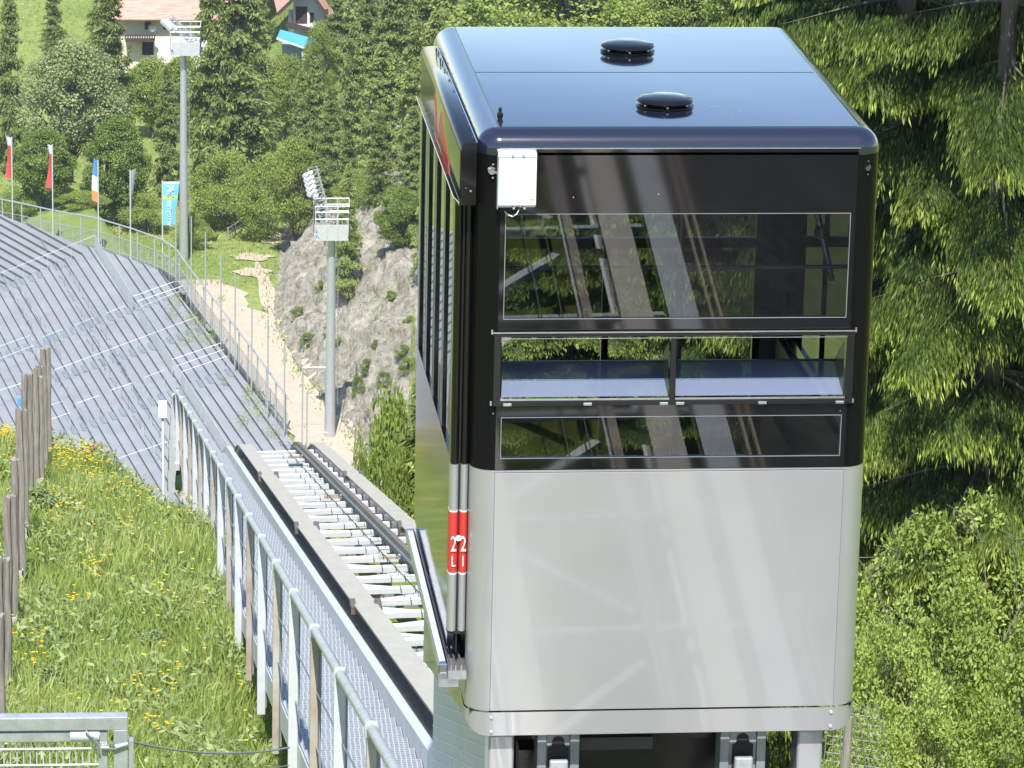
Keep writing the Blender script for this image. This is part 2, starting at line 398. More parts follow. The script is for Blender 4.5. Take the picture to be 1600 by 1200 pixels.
# guard rails on the steps; pixels of the top rail
def rail(pts, h=1.0, step=1.6, r=.014, mid=False, panel=False):
    mb = MB(); P = []
    for q in pts:
        wv, s, z = tpl(q[0], q[1], h); P.append(ws(wv, s, h=h))
    mb.tube(P, r, 6)
    if mid: mb.tube([p-Vector((0, 0, h*.5)) for p in P], r*.6, 5)
    for a, b in zip(P[:-1], P[1:]):
        n = max(1, int((b-a).length/step))
        for k in range(n+1):
            q = a.lerp(b, k/n); mb.tube([q, q-Vector((0, 0, h+.12))], r*.8, 5)
    o = mb.build('guard_rail', galvl, terr)
    if panel:
        pm = MB()
        for a, b in zip(P[:-1], P[1:]):
            L = (b-a).length; n = int(L/.11)
            for k in range(n):
                q = a.lerp(b, (k+.5)/n); pm.bar(q-Vector((0, 0, .05)), q-Vector((0, 0, h-.05)), .02, .010, up=(b-a).normalized())
        pm.build('infill_bars', galv, o)
rail([(-60, 449), (0, 427), (148, 368)]); rail([(148, 368), (208, 463)], panel=True)
rail([(208, 463), (272, 440), (292, 440)]); rail([(214, 471), (285, 447), (297, 447)]); rail([(218, 480), (280, 455), (298, 455)])
rail([(218, 480), (270, 562)], panel=True); rail([(85, 578), (308, 495)]); rail([(268, 562), (345, 536), (357, 536)]); rail([(275, 572), (350, 546)])
rail([(283, 581), (356, 556)]); rail([(283, 581), (362, 704)], panel=True); rail([(340, 668), (332, 655), (318, 662)], mid=False)
rail([(165, 490), (195, 478)]); rail([(117, 508), (147, 496)]); rail([(66, 527), (98, 514)]); rail([(-20, 548), (47, 524), (66, 556)])
rail([(-20, 568), (52, 540)]); rail([(225, 590), (257, 578)]); rail([(172, 610), (207, 598)]); rail([(120, 630), (155, 618)])
rail([(185, 716), (262, 690)]); rail([(0, 610), (36, 598)]); rail([(75, 634), (98, 627), (110, 648)]); rail([(80, 655), (108, 645)])
# half steps in the aisles and low leaning bars along two rows
HSEEN = []
def halfstep(px, py):
    wv, s, z = tpl(px, py); j = max(0, int((wmax-wv)/PITCHW)); wl = wmax-j*PITCHW; zz = TA.z+TS*(wl-PITCHW)
    if any(j == a and abs(s-b) < 1.7 for a, b in HSEEN): return
    HSEEN.append((j, s))
    c = [ws(wl-.30, s-.9, zz), ws(wl+.02, s-.9, zz), ws(wl+.02, s+.6, zz), ws(wl-.30, s+.6, zz)]; up = Vector((0, 0, .09))
    MB().rings([c, [p+up for p in c]], caps=True).build('half_step', galvd, terr)
def line(x0, y0, x1, y1, n, f):
    for k in range(n): f(lerp(x0, x1, k/(n-1)), lerp(y0, y1, k/(n-1)))
line(0, 556, 288, 450, 21, halfstep); line(20, 610, 352, 500, 24, halfstep); line(60, 690, 350, 582, 20, halfstep); line(0, 450, 60, 428, 5, halfstep)
def lowbar(px, py, L=2.4):
    wv, s, z = tpl(px, py); mb = MB()
    a = ws(wv, s-L/2, h=.55); b = ws(wv, s+L/2, h=.55)
    mb.tube([a-Vector((0, 0, .6)), a, b, b-Vector((0, 0, .6))], .02, 6)
    mb.build('leaning_bar', galvd, terr)
for (x0, y0, x1, y1, n) in [(5, 440, 45, 510, 4), (28, 450, 90, 555, 5), (83, 415, 150, 535, 6), (105, 422, 190, 575, 7), (178, 560, 260, 700, 6), (70, 560, 130, 660, 4), (140, 540, 250, 720, 7), (45, 362, 92, 420, 3)]:
    line(x0, y0, x1, y1, n, lowbar)
# rear fence that curves round the top of the terrace
fb = [ws(*tpl(*q)[:2]) for q in BND[1:-1]]
fence = thing('curved_fence', 'tall galvanised fence curving round the top of the grey terrace, tube rail over mesh panels', 'fence', fb[5])
def resample(P, step):
    out = [P[0]]; acc = 0
    for a, b in zip(P[:-1], P[1:]):
        L = (b-a).length; d = step-acc
        while d < L: out.append(a.lerp(b, d/L)); d += step
        acc = (acc+L) % step if (acc+L) >= 0 else 0
        acc = L-(d-step)
    return out
up = Vector((0, 0, 1))
MB().tube([p+up*2.05 for p in fb], .055, 8).build('top_rail', galv, fence)
MB().tube([p+up*1.15 for p in fb], .025, 6).tube([p+up*.12 for p in fb], .02, 6).build('panel_rail', galv, fence)
for p in resample(fb, 2.75): MB().tube([p-up*.6, p+up*2.05], .05, 8).build('post', galv, fence)
for p in resample(fb, 1.4): MB().tube([p-up*.3, p+up*1.15], .022, 6).build('panel_post', galv, fence)
pm = MB(); q = resample(fb, .16)
for p in q: pm.bar(p+up*.12, p+up*1.15, .012, .012)
for h in (.3, .5, .7, .9): pm.tube([p+up*h for p in fb], .008, 4)
pm.build('wire_mesh', galvd, fence)
# fascia under the rear edge
fm = MB()
for a, b in zip(fb[:-1], fb[1:]): fm.add([a-up*1.6, b-up*1.6, b+up*.04, a+up*.04], [(0, 1, 2, 3)])
fm.build('rear_fascia', galvd, terr)
# net poles along the path side
for k, (px, tpy, bpy_) in enumerate([(275, 322, 440), (299, 338, 474), (321, 363, 502), (345, 398, 534), (367, 425, 580), (393, 463, 615), (418, 499, 655), (444, 534, 680), (472, 574, 712), (479, 612, 718)]):
    wv, s, z = tpl(px, bpy_); b = ws(wv, s); Y = b.y; t = at(px, tpy, Y)
    names = ['highest', 'second highest', 'third highest', 'fourth highest', 'fifth highest', 'sixth from the top', 'seventh from the top', 'fourth lowest', 'second lowest', 'lowest']
    o = MB().tube([b-up*.5, Vector((b.x, b.y, t.z))], .045, 8).build('net_pole', galv); names[7] = 'third lowest'
    tag(o, 'thin grey pole beside the gravel path, %s of the row' % names[k], 'pole', 'thin poles along the gravel path')
# flags
def flag(px, tpy, bpy_, col, lab, flen, two=None, w0=1.1, yaw=80, wig=.12):
    wv, s, z = tpl(px, bpy_); b = ws(wv, s); t = at(px, tpy, b.y); T = thing('flag', lab, 'flag', b, 'flags along the curved fence')
    MB().tube([b-up*.5, Vector((b.x, b.y, t.z))], .045, 8).build('pole', galvl, T)
    n = 24; d = Vector((math.cos(math.radians(yaw)), math.sin(math.radians(yaw)), 0)); dn = Vector((-d.y, d.x, 0))
    bands = two or [(0, 1, col)]
    for (f0, f1, cm) in bands:
        mb = MB(); rs = []
        for i in range(n+1):
            f = lerp(f0, f1, i/n); zz = t.z-.08-flen*f; row = []
            for j in range(7):
                g = j/6; wave = wig*math.sin(3.2*f+2.2*g+px)*g*1.6
                p = Vector((b.x, b.y, zz))+d*(w0*(1-.25*f)*g)+dn*(wave+.12*g*f); row.append(p)
            rs.append(row)
        mb.rings(rs, closed=False); mb.build('flag_cloth', cm, T, smooth=True)
    return T, b, t
fl_red = mat('flag_red_cloth', (.70, .075, .06), .7); fl_blue = mat('flag_blue_cloth', (.09, .30, .60), .7); fl_wh = mat('flag_white_cloth', (.72, .74, .78), .7)
fl_or = mat('flag_orange_cloth', (.70, .30, .10), .7); fl_cy = mat('banner_cyan_cloth', (.16, .52, .78), .7); fl_yg = mat('banner_yellow_green', (.52, .60, .12), .7); fl_lb = mat('flag_pale_blue', (.42, .48, .72), .7)
flag(20, 214, 361, fl_red, 'red flag with grey tip hanging slack, leftmost on the curved fence', 3.0, [(0, .2, fl_wh), (.2, 1, fl_red)], yaw=116)
flag(83, 226, 375, fl_red, 'red flag with pale tip bulging, second from the left on the curved fence', 3.1, [(0, .2, fl_wh), (.2, 1, fl_red)], yaw=112)
flag(154, 250, 388, fl_blue, 'blue and white flag with an orange end on the curved fence', 2.9, [(0, .40, fl_blue), (.40, .75, fl_wh), (.75, 1, fl_or)], yaw=108, wig=.05)
flag(204, 266, 403, fl_wh, 'white flag turning pale blue at its lower end on the curved fence', 3.1, [(0, .55, fl_wh), (.55, 1, fl_lb)], yaw=72, wig=.05)
T, b, t = flag(254, 282, 421, fl_cy, 'wide light blue banner with white letters beside the tall floodlight mast', 2.95, [(0, .05, fl_wh), (.05, .33, fl_cy), (.33, .40, fl_yg), (.40, 1, fl_cy)], w0=1.12, yaw=4, wig=.03)
def text(body, size, name, m, parent, M4, extrude=.002, sx=1):
    cu = bpy.data.curves.new(name, 'FONT'); cu.body = body; cu.size = size; cu.extrude = extrude; cu.align_x = 'CENTER'; cu.align_y = 'CENTER'; cu.resolution_u = 3
    tmp = bpy.data.objects.new('tmp', cu); COL.objects.link(tmp); bpy.context.view_layer.update()
    me = bpy.data.meshes.new_from_object(tmp.evaluated_get(bpy.context.evaluated_depsgraph_get())); bpy.data.objects.remove(tmp)
    me.transform(Matrix.Diagonal((sx, 1, 1, 1))); me.transform(M4); me.materials.clear(); me.materials.append(m)
    o = bpy.data.objects.new(name, me); COL.objects.link(o); o.parent = parent; return o
cloth = [c for c in T.children if c.name.startswith('flag_cloth')][-1]
fx = Matrix.Rotation(math.radians(90), 4, 'X')            # letters stand facing -y
text('ALLGÄUER', .36, 'lettering', fl_wh, cloth, Matrix.Translation((.46, -.16, t.z-b.z-2.15)) @ fx @ Matrix.Rotation(math.radians(90), 4, 'Z'))
em = MB()                                                   # pale emblem of small bars in the head of the banner
for i in range(5):
    for j in range(3):
        if (i*3+j) % 4 != 1: em.box(.30+j*.16, .42+j*.16, -.13, -.128, t.z-b.z-.9+i*.13, t.z-b.z-.82+i*.13)
em.build('emblem', fl_wh, cloth, local=True)

# ================================================================ inclined-lift track
def TP(x, Y, h=0): return Vector((x, Y, zt(Y)+h))
trk = thing('lift_track', 'steel lift track, two broad worn rails on pale cross bars running down under the cabin', 'track', TP(3.04, 30))
CY = [-30, 0, 20, 40, 55, 61, 61.6, 62.2, 62.8, 63.4, 64, 65, 66, 68, 71]
def strip(mb, x0, x1, h0, h1, ys):
    rs = [[TP(x0, Y, h0), TP(x1, Y, h0), TP(x1, Y, h1), TP(x0, Y, h1)] for Y in ys]
    return mb.rings(rs, caps=True)
for (x0, x1) in ((2.355, 2.565), (3.525, 3.735)):
    g = strip(MB(), x0, x1, -.02, 0, CY).build('rail', beamtop, trk, smooth=False)
    strip(MB(), x0+.025, x0+.05, -.25, -.02, CY).build('web', beamside, g)
    strip(MB(), x1-.05, x1-.025, -.25, -.02, CY).build('web', beamside, g)
    strip(MB(), x0, x1, -.27, -.25, CY).build('flange', galvl, g)
strip(MB(), 3.265, 3.325, -.03, .035, CY).build('guide_rail', darkrail, trk)
strip(MB(), 3.25, 3.34, -.06, -.03, CY).build('guide_rail_foot', galvd, trk)
k = 0
for Y in np.arange(6, 64.5, 1.2):
    w_ = .085
    x0_, x1_ = 2.57, 3.45
    MB().bar(TP(2.50, Y, -.15), TP(3.84, Y, -.12), .085, .05).build('cross_bar', galvw, trk)
    if Y < 62:
        a, b = (TP(2.55, Y+.25, -.19), TP(3.22, Y+.95, -.19)) if k % 2 else (TP(2.55, Y+.95, -.19), TP(3.22, Y+.25, -.19))
        MB().bar(a, b, .075, .05).build('diagonal_brace', galvw, trk)
    k += 1
# joint clips on the rails
for j in (34.4, 43.9, 53.4, 24.9, 15.4):
    for (x0, x1) in ((2.355, 2.565), (3.525, 3.735)):
        MB().box(x0-.03, x0+.02, j-.12, j+.12, zt(j)-.06, zt(j)+.01).build('joint_clip', darkrail, trk); MB().box(x1-.02, x1+.04, j-.12, j+.12, zt(j)-.06, zt(j)+.01).build('joint_clip', darkrail, trk)
# thin black cables with hangers
for dx in (2.98, 3.12): MB().tube([TP(dx, Y, .05) for Y in CY if Y < 61.5], .006, 5).build('rope', blackst, trk)
for Y in np.arange(8, 61, 1.06): MB().tube([TP(2.98, Y, .05), TP(3.12, Y, .05), TP(3.13, Y, -.03)], .0035, 4).build('rope_hanger', blackst, trk)
for Y in (30.2, 39.3, 48.6, 57.5): MB().box(2.94, 3.16, Y-.04, Y+.04, zt(Y)+.0, zt(Y)+.03).build('rope_saddle', red if False else rusty, trk)
# grey tray and two hoses on the far side
strip(MB(), 3.86, 4.06, -.10, -.06, CY[:3]).build('cable_tray', galvd, trk)
for dx in (4.14, 4.20): MB().tube([TP(dx, Y, -.03) for Y in CY[:3]], .014, 6).build('hose', tan, trk)
# longitudinal girders and legs
for x in (2.42, 3.66): strip(MB(), x, x+.12, -.62, -.28, CY).build('girder', galvd, trk)
for Y in np.arange(-20, 62, 6.2):
    MB().bar(TP(2.3, Y, -.70), TP(3.85, Y, -.70), .16, .16).bar(TP(2.5, Y, -.7), TP(2.5, Y, -2.2), .14, .14).bar(TP(3.7, Y, -.7), TP(3.7, Y, -3.6), .14, .14).build('trestle', galvd, trk)
# gutter and pipes beside the left rail
strip(MB(), 2.28, 2.335, -.32, -.29, CY).build('gutter', chrome, trk)
MB().tube([TP(2.305, Y, -.25) for Y in CY], .016, 6).build('pipe', alu, trk)
# ---------------------------------------------------------------- walkway with steps
wk = thing('stair_walkway', 'galvanised grating stairway beside the lift track with a tube handrail on white and rust-stained posts', 'walkway', TP(1.8, 30, -.15))
m = bpy.data.materials.new('open_grating'); m.use_nodes = True; n = m.node_tree.nodes; l = m.node_tree.links; b_ = n['Principled BSDF']
tc = n.new('ShaderNodeTexCoord'); br = n.new('ShaderNodeTexBrick'); br.offset = 0; br.inputs['Scale'].default_value = 1
br.inputs['Brick Width'].default_value = .033; br.inputs['Row Height'].default_value = .033; br.inputs['Mortar Size'].default_value = .0045; br.inputs['Mortar Smooth'].default_value = .1; br.inputs['Bias'].default_value = 0
br.inputs['Color1'].default_value = (.17, .19, .205, 1); br.inputs['Color2'].default_value = (.22, .24, .26, 1); br.inputs['Mortar'].default_value = (.42, .44, .465, 1)
l.new(tc.outputs['Object'], br.inputs[0]); l.new(br.outputs[0], b_.inputs['Base Color']); b_.inputs['Roughness'].default_value = .5; b_.inputs['Metallic'].default_value = .2
grate = m
kk = 0; Y = -10.0; STEPS = []
while Y < 61.5: STEPS.append(Y); Y += .565
STEPS = STEPS[-115:]
for Y in STEPS:
    if kk % 1 == 0 and Y > 8:
        z = zt(Y+.28)-.20
        t_ = MB().box(1.43, 2.165, Y+.006, Y+.49, z-.03, z).build('tread', grate, wk)
        if Y > 16: MB().box(1.43, 2.165, Y-.03, Y+.004, z-.05, z+.006).build('nosing', galvl, t_)
    kk += 1
tm = MB()
WY = [-30, 0, 20, 40, 55, 61, 61.6, 62.2, 62.8, 63.4, 64, 65, 66]
def zw(Y): return zt(Y)
strip(MB(), 2.17, 2.245, -.22, -.03, WY).build('stringer', galvl, wk)
strip(MB(), 1.405, 1.43, -.36, -.16, WY).build('stringer', galvl, wk)
strip(MB(), 1.43, 2.165, -.42, -.40, [y for y in WY if y < 61]).build('under_plate', galvd, wk)
HR = [Y for Y in np.arange(-8.0, 61.5, 2.42)]
MB().tube([TP(1.37, Y, .92) for Y in HR if Y > -9]+[TP(1.365, 62.4, .80), TP(1.36, 63.8, .45), TP(1.35, 65.4, -.15)], .028, 10).build('handrail', galv, wk, smooth=True)
for k, Y in enumerate(HR[4:]):
    mm = galvw if k % 2 == 0 else rusty
    p = MB().bar(TP(1.37, Y, .90), TP(1.37, Y, -.56), .066 if k % 2 == 0 else .05, .05, up=(0, 1, 0)).build('post', mm, wk, bevel=.006)
    MB().bar(TP(1.407, Y+.02, .88), TP(1.407, Y+.02, -.5), .016, .06, up=(0, 1, 0)).build('post_flange', galvd, p)  # set-back flange, its shade put into the duller steel
    MB().lathe(TP(1.37, Y, .885), [(0, 0), (.037, 0), (.037, .055), (.03, .068), (0, .068)], 12).build('bracket', galvl, p, smooth=True)
for Y, h0 in ((61.9, .85), (62.6, .7), (63.3, .55), (64.0, .33), (64.8, .1), (65.5, -.2)):
    MB().bar(TP(1.36, Y, h0), TP(1.36, Y, h0-1.45), .06, .05, up=(0, 1, 0)).build('post', galvl, wk)
for h in (.52, .16): MB().tube([TP(1.385, Y, h) for Y in HR]+[TP(1.38, 63, h-.2)], .006, 5).build('guard_wire', galvd, wk)

# ================================================================ the lift cabin
CX, CYY, CZ = 1.9896, 20.227, ZC-4.591
OFF = Vector((1.05, 1.4, -3.62))
cab = thing('lift_cabin', 'boxy inclined lift cabin, glossy black with windows above and silver below, standing on the track', 'lift cabin', Vector((CX, CYY, CZ))+OFF)
def cb(mb, name, m, parent=None, smooth=False, bevel=0):
    mb.v = [(v[0]-OFF.x, v[1]-OFF.y, v[2]-OFF.z) for v in mb.v]
    return mb.build(name, m, parent or cab, smooth, bevel, local=True)
W_, L_, R_ = 2.10, 2.81, .125
def rr(i, n=10, x0=0, x1=W_, y0=0, y1=L_, r=R_):
    pts = []; rad = max(r-i, .012)
    for cx, cy, a0 in ((x1-r, y0+r, -90), (x1-r, y1-r, 0), (x0+r, y1-r, 90), (x0+r, y0+r, 180)):
        for k in range(n+1):
            a = math.radians(a0+90*k/n); pts.append((cx+math.cos(a)*rad, cy+math.sin(a)*rad))
    return pts
def sh(y): return -.253*y
# roof
rings = []
for k in range(11):
    ph = math.radians(90*k/10); ins = .11*(1-math.cos(ph)); z = -.11+.11*math.sin(ph)
    rings.append([(x, y, z) for x, y in rr(ins)])
mb = MB(); mb.rings([[(x, y, -.125) for x, y in rr(0)]]+rings)
top = len(mb.v)-len(rings[0])
mb.f.append(tuple(range(top, len(mb.v))))
roof = cb(mb, 'roof', rooft, smooth=True)
cb(MB().box(.122, 1.985, 1.452, 1.458, -.001, .0012), 'roof_seam', blackt, roof)
cb(MB().box(.119, .124, .11, 2.70, -.001, .0012), 'roof_seam', darkrail, roof)
cb(MB().box(.122, 1.98, .106, .110, -.001, .0012), 'roof_seam', blackt, roof)
random.seed(3); sc = MB()
for k in range(16):
    x, y = random.uniform(.3, 1.9), random.uniform(.2, 2.6); a = random.uniform(0, PI); L = random.uniform(.02, .12); pts = []
    for j in range(6):
        pts.append((x, y)); x += math.cos(a)*L/6; y += math.sin(a)*L/6*2; a += random.uniform(-.3, .3)
    for p, q in zip(pts[:-1], pts[1:]):
        sc.add([(p[0], p[1], .0008), (q[0], q[1], .0008), (q[0], q[1]+.004, .0008), (p[0], p[1]+.004, .0008)], [(0, 1, 2, 3)])
cb(sc, 'roof_scratches', mat('scratch_grey', (.35, .36, .38), .6), roof)
for (x, y) in ((1.03, 2.02), (1.045, .60)):
    v = cb(MB().lathe((x, y, 0), [(.150, .0), (.154, .007), (.147, .012), (.10, .013), (.10, .024), (.138, .024), (.148, .028), (.152, .034), (.145, .043), (.115, .052), (.06, .059), (0, .061)], 48), 'roof_vent', black, smooth=True)
    bm_ = MB()
    for k in range(6): bm_.lathe((x+.125*math.cos(k*PI/3+.5), y+.125*math.sin(k*PI/3+.5), .010), [(.008, 0), (.008, .012), (0, .014)], 8)
    cb(bm_, 'vent_screws', chrome, v)
cb(MB().lathe((.144, .30, 0), [(.010, 0), (.016, .01), (.016, .03), (.008, .036), (.010, .05), (.005, .06), (0, .062)], 12), 'roof_stud', blackt, smooth=True)
# walls: corner columns
def corner(cx, cy, a0, z0, z1, name, m, zf=None):
    pts = [(cx+math.cos(math.radians(a0+9*k))*R_, cy+math.sin(math.radians(a0+9*k))*R_) for k in range(11)]
    inn = [(cx+math.cos(math.radians(a0+9*k))*(R_-.03), cy+math.sin(math.radians(a0+9*k))*(R_-.03)) for k in range(11)][::-1]
    loop = pts+inn
    mb = MB(); mb.rings([[(x, y, (z0+sh(y) if zf else z0)) for x, y in loop], [(x, y, z1) for x, y in loop]], caps=True)
    return cb(mb, name, m, smooth=True)
for cx, cy, a0 in ((R_, R_, 180), (W_-R_, R_, 270), (W_-R_, L_-R_, 0), (R_, L_-R_, 90)):
    corner(cx, cy, a0, -1.808, -.126, 'corner_post', blackc)
    corner(cx, cy, a0, -3.150, -1.812, 'corner_panel', silver, cy > 1)
# front upper panel with window openings
x0, x1 = R_+.001, W_-R_-.001
fp = MB()
fp.box(x0, x1, 0, .035, -.435, -.092).box(x0, .155, 0, .035, -.99, -.435).box(1.945, x1, 0, .035, -.99, -.435)
fp.box(x0, x1, 0, .035, -1.07, -.99).box(x0, .14, 0, .035, -1.445, -1.07).box(x1-.001, x1, 0, .035, -1.445, -1.07)
fp.box(x0, x1, 0, .035, -1.525, -1.445).box(x0, .155, 0, .035, -1.744, -1.525).box(1.945, x1, 0, .035, -1.744, -1.525).box(x0, x1, 0, .035, -1.808, -1.744)
cb(fp, 'front_panel', blackf)
cb(MB().box(x0-.01, x1+.01, -.003, 0, -.0915, -.086), 'trim_line', alu)
for (a, b, z0, z1) in ((.155, 1.945, -.99, -.435), (.155, 1.945, -1.744, -1.525)):
    wn = cb(MB().box(a, b, .006, .012, z0, z1), 'front_window', glass)
    e = .0035
    cb(MB().box(a-e, b+e, -.003, -.0005, z0-e, z0).box(a-e, b+e, -.003, -.0005, z1, z1+.003).box(a-e, a, -.003, -.0005, z0, z1).box(b, b+e, -.003, -.0005, z0, z1), 'window_edge', galvd, wn)
# tilted flap windows
ff = MB(); ff.box(.105, 1.995, -.022, .0, -1.083, -1.063).box(.105, 1.995, -.022, 0, -1.455, -1.430).box(.105, .143, -.022, 0, -1.43, -1.083).box(1.957, 1.995, -.022, 0, -1.43, -1.083).box(1.030, 1.058, -.022, 0, -1.43, -1.083)
fl = cb(ff, 'flap_window_frame', blackt, bevel=.003)
cb(MB().box(.10, 2.0, -.026, -.020, -1.0625, -1.056).box(.145, 1.955, -.0245, -.0225, -1.093, -1.0895).box(.145, 1.028, -.0245, -.0225, -1.425, -1.415).box(1.06, 1.955, -.0245, -.0225, -1.425, -1.415), 'bright_edge', alu, fl)
for a, b in ((.150, 1.024), (1.064, 1.950)):
    p = MB(); h, d = .10, .31
    p.add([(a, .0, -1.412), (b, .0, -1.412), (b, d, -1.412+h), (a, d, -1.412+h)], [(0, 1, 2, 3)])
    pane = cb(p, 'flap_pane', flapg)
    s2 = MB()
    for xx in (a, b): s2.add([(xx, 0, -1.412), (xx, d, -1.412+h), (xx, 0.02, -1.12)], [(0, 1, 2)])
    s2.bar((a, d, -1.412+h), (b, d, -1.412+h), .012, .012)
    cb(s2, 'flap_hinge_side', blackt, pane)
for px in (.18, .60, 1.00, 1.085, 1.52, 1.93): cb(MB().box(px-.022, px+.022, -.034, -.022, -1.452, -1.438), 'clip', alu, fl, bevel=.002)
# lower front panel + bottom strip
lp = MB().box(x0+.0, x1-.0, -.002, .03, -3.150, -1.826); cb(lp, 'lower_front_panel', silver, bevel=.002)
cb(MB().box(x0-.02, x1+.02, -.001, .02, -1.822, -1.8125), 'panel_joint', silver)
def stripring(zf):
    pts = [(0, .45, zf(0))]
    for k in range(11):
        a = math.radians(180+9*k); pts.append((R_+math.cos(a)*(R_+.003), R_+math.sin(a)*(R_+.003), zf(k/10)))
    for k in range(11):
        a = math.radians(270+9*k); pts.append((W_-R_+math.cos(a)*(R_+.003), R_+math.sin(a)*(R_+.003), zf(1-k/10)))
    pts.append((W_, .45, zf(0))); return pts
def zb(t): return -3.172-.118*math.sin(min(1, t*1.05)*PI/2)**.8 if t > 0 else -3.172
top_ = stripring(lambda t: -3.158); bot_ = stripring(zb)
inner = [(lerp(x, 1.05, .02), y+.03, z) for x, y, z in bot_]
cb(MB().rings([top_, bot_, inner], closed=False), 'bottom_strip', silver, smooth=True)
cb(MB().box(.02, 2.08, .03, .10, -3.16, -3.148), 'strip_shadow_gap', blackt)
rv = MB()
for x in (.135, 1.965):
    for z in (-3.185, -3.265): rv.lathe((x, 0, z), [(0, 0)], 3); rv.tube([(x, -.010, z), (x, .0, z)], .0085, 8)
cb(rv, 'rivets', galvl, smooth=True)
# left side: body side, with the door unit standing 95 mm proud of it
def poly(pts, xa, xb, name, m, parent=None):
    mb = MB(); mb.rings([[(xa, y, z) for y, z in pts], [(xb, y, z) for y, z in pts]], caps=True); return cb(mb, name, m, parent)
up_ = MB().box(.0, .035, .126, .30, -1.808, -.126).box(.0, .035, 2.50, 2.685, -1.808, -.126).box(.0, .035, .30, 2.50, -.44, -.126)
side = cb(up_, 'side_panel', black)
poly([(.126, -3.17+sh(.126)), (2.69, -3.17+sh(2.69)), (2.69, -1.815), (2.45, -1.815), (2.45, -3.0), (.28, -3.0), (.28, -1.815), (.126, -1.815)], .0, .02, 'mirror_side_panel', mirror)
door = cb(MB().box(-.090, -.06, .18, .24, -1.80, -.40).box(-.090, -.06, .74, .80, -1.80, -.40).box(-.090, -.06, 1.28, 1.36, -1.80, -.40).box(-.090, -.06, 1.80, 1.88, -1.80, -.40).box(-.090, -.06, 2.32, 2.42, -1.80, -.40), 'door_frame', black)
for y0, y1 in ((.24, .74), (.80, 1.28), (1.36, 1.80), (1.88, 2.32)): cb(MB().box(-.078, -.072, y0, y1, -1.80, -.40), 'door_glass', glassd, door)
st = MB()
for y in (.245, .80, 1.30, 1.365, 1.88, 2.30): st.box(-.094, -.088, y, y+.012, -1.80, -.41)
cb(st, 'door_edge_trim', chrome, door)
for y0, y1, xx in ((.18, 1.315, -.093), (1.325, 2.42, -.091)): poly([(y0, -2.86), (y1, -2.86), (y1, -1.802), (y0, -1.802)], xx, -.06, 'door_lower_panel', mirror)
cb(MB().box(-.06, -.0, 2.40, 2.43, -2.86, -.40), 'door_rear_end', black)
# rounded ends of the door unit that face uphill: black above, silver below, red sign band round them
def rpost(x0, x1, z0, z1, name, m, e=0, parent=None):
    n = 8; cx = (x0+x1)/2; hw = (x1-x0)/2+e; loop = [(cx-hw, .18), (cx-hw, .13)]+[(cx-hw*math.cos(PI*k/n), .13-(.030+e)*math.sin(PI*k/n)) for k in range(1, n)]+[(cx+hw, .13), (cx+hw, .18)]
    mb = MB(); mb.rings([[(x, y, z0) for x, y in loop], [(x, y, z1) for x, y in loop]], caps=True); return cb(mb, name, m, parent, smooth=True)
fm_ = Matrix.Rotation(math.radians(90), 4, 'X')
for (x0_, x1_, ra, rb) in ((-.098, -.052, '2', 'L'), (-.044, -.002, '2', 'I')):
    rpost(x0_, x1_, -1.805, -.40, 'door_post', black)
    d = rpost(x0_, x1_, -2.735, -1.809, 'door_post', silver)
    rpost(x0_, x1_, -2.405, -2.075, 'sign_band', red, .0008, d)
    rpost(x0_, x1_, -2.070, -2.064, 'sign_border', white, .0008, d); rpost(x0_, x1_, -2.418, -2.411, 'sign_border', white, .0008, d)
    for body, zz, sz in ((ra, -2.25, .12), (rb, -2.345, .085)): text(body, sz, 'sign_letters', white, d, Matrix.Translation(Vector(((x0_+x1_)/2, .0965, zz))-OFF) @ fm_, sx=.55)
cb(MB().tube([(-.048, .10, -2.215), (-.048, .104, -2.215)], .016, 14), 'sign_dot', white)
cb(MB().box(-.0515, -.0445, .13, .16, -2.86, -.40), 'door_gap', blackt)
cb(MB().box(-.098, -.002, .11, .18, -2.752, -2.738), 'door_foot', rubber)
# threshold step with chequered top
stp = cb(MB().box(-.150, -.098, .02, 2.30, -2.945, -2.885), 'door_step', chrome, bevel=.01)
cb(MB().box(-.143, -.112, .06, 2.24, -2.885, -2.881), 'step_tread', tread, stp)
cb(MB().box(-.098, -.0, .03, 2.36, -2.98, -2.93).box(-.085, -.078, .03, 2.36, -2.93, -2.90).box(-.060, -.053, .03, 2.36, -2.93, -2.90).box(-.030, -.022, .03, 2.36, -2.93, -2.90).box(-.145, -.04, .05, .10, -3.03, -2.95), 'step_track', alu, stp)
# header over the door
hd_ = MB(); prof = [(.004, -.395), (-.088, -.395), (-.088, -.10)]
for k in range(7):
    a = math.radians(180-15*k); prof.append((-.048+math.cos(a)*.04, -.10+math.sin(a)*.04))
prof += [(-.02, -.058), (.004, -.062)]
rs = [[(x, y, z) for x, z in prof] for y in (.0, .02, 2.45, 2.47)]
for x in (0, 3):
    rs[x] = [(-.042+(a-(-.042))*.86, b_y, -.22+(c-(-.22))*.95) for a, b_y, c in rs[x]]
hdr = cb(MB().rings(rs, caps=True), 'door_header', black, smooth=True)
hs2 = MB()
for k in range(9): hs2.lathe((-.012, .12+k*.28, -.060), [(.006, 0), (.006, .006), (0, .008)], 8)
hs2.box(-.004, .002, .02, 2.45, -.062, -.056)
cb(hs2, 'header_screws', chrome, hdr)
cb(MB().box(-.014, -.012, 0, .001, -.3, -.29).tube([(-.03, -.004, -.31), (-.03, .01, -.31)], .006, 8).tube([(-.055, -.004, -.295), (-.055, .01, -.295)], .003, 8), 'header_front_screw', chrome, hdr)
em = MB()                                    # red emblem on the header: a pointed arch and a tall flame shape
def blob(pts): em.rings([[(-.0895, y, z) for y, z in pts], [(-.0885, y, z) for y, z in pts]], caps=True)
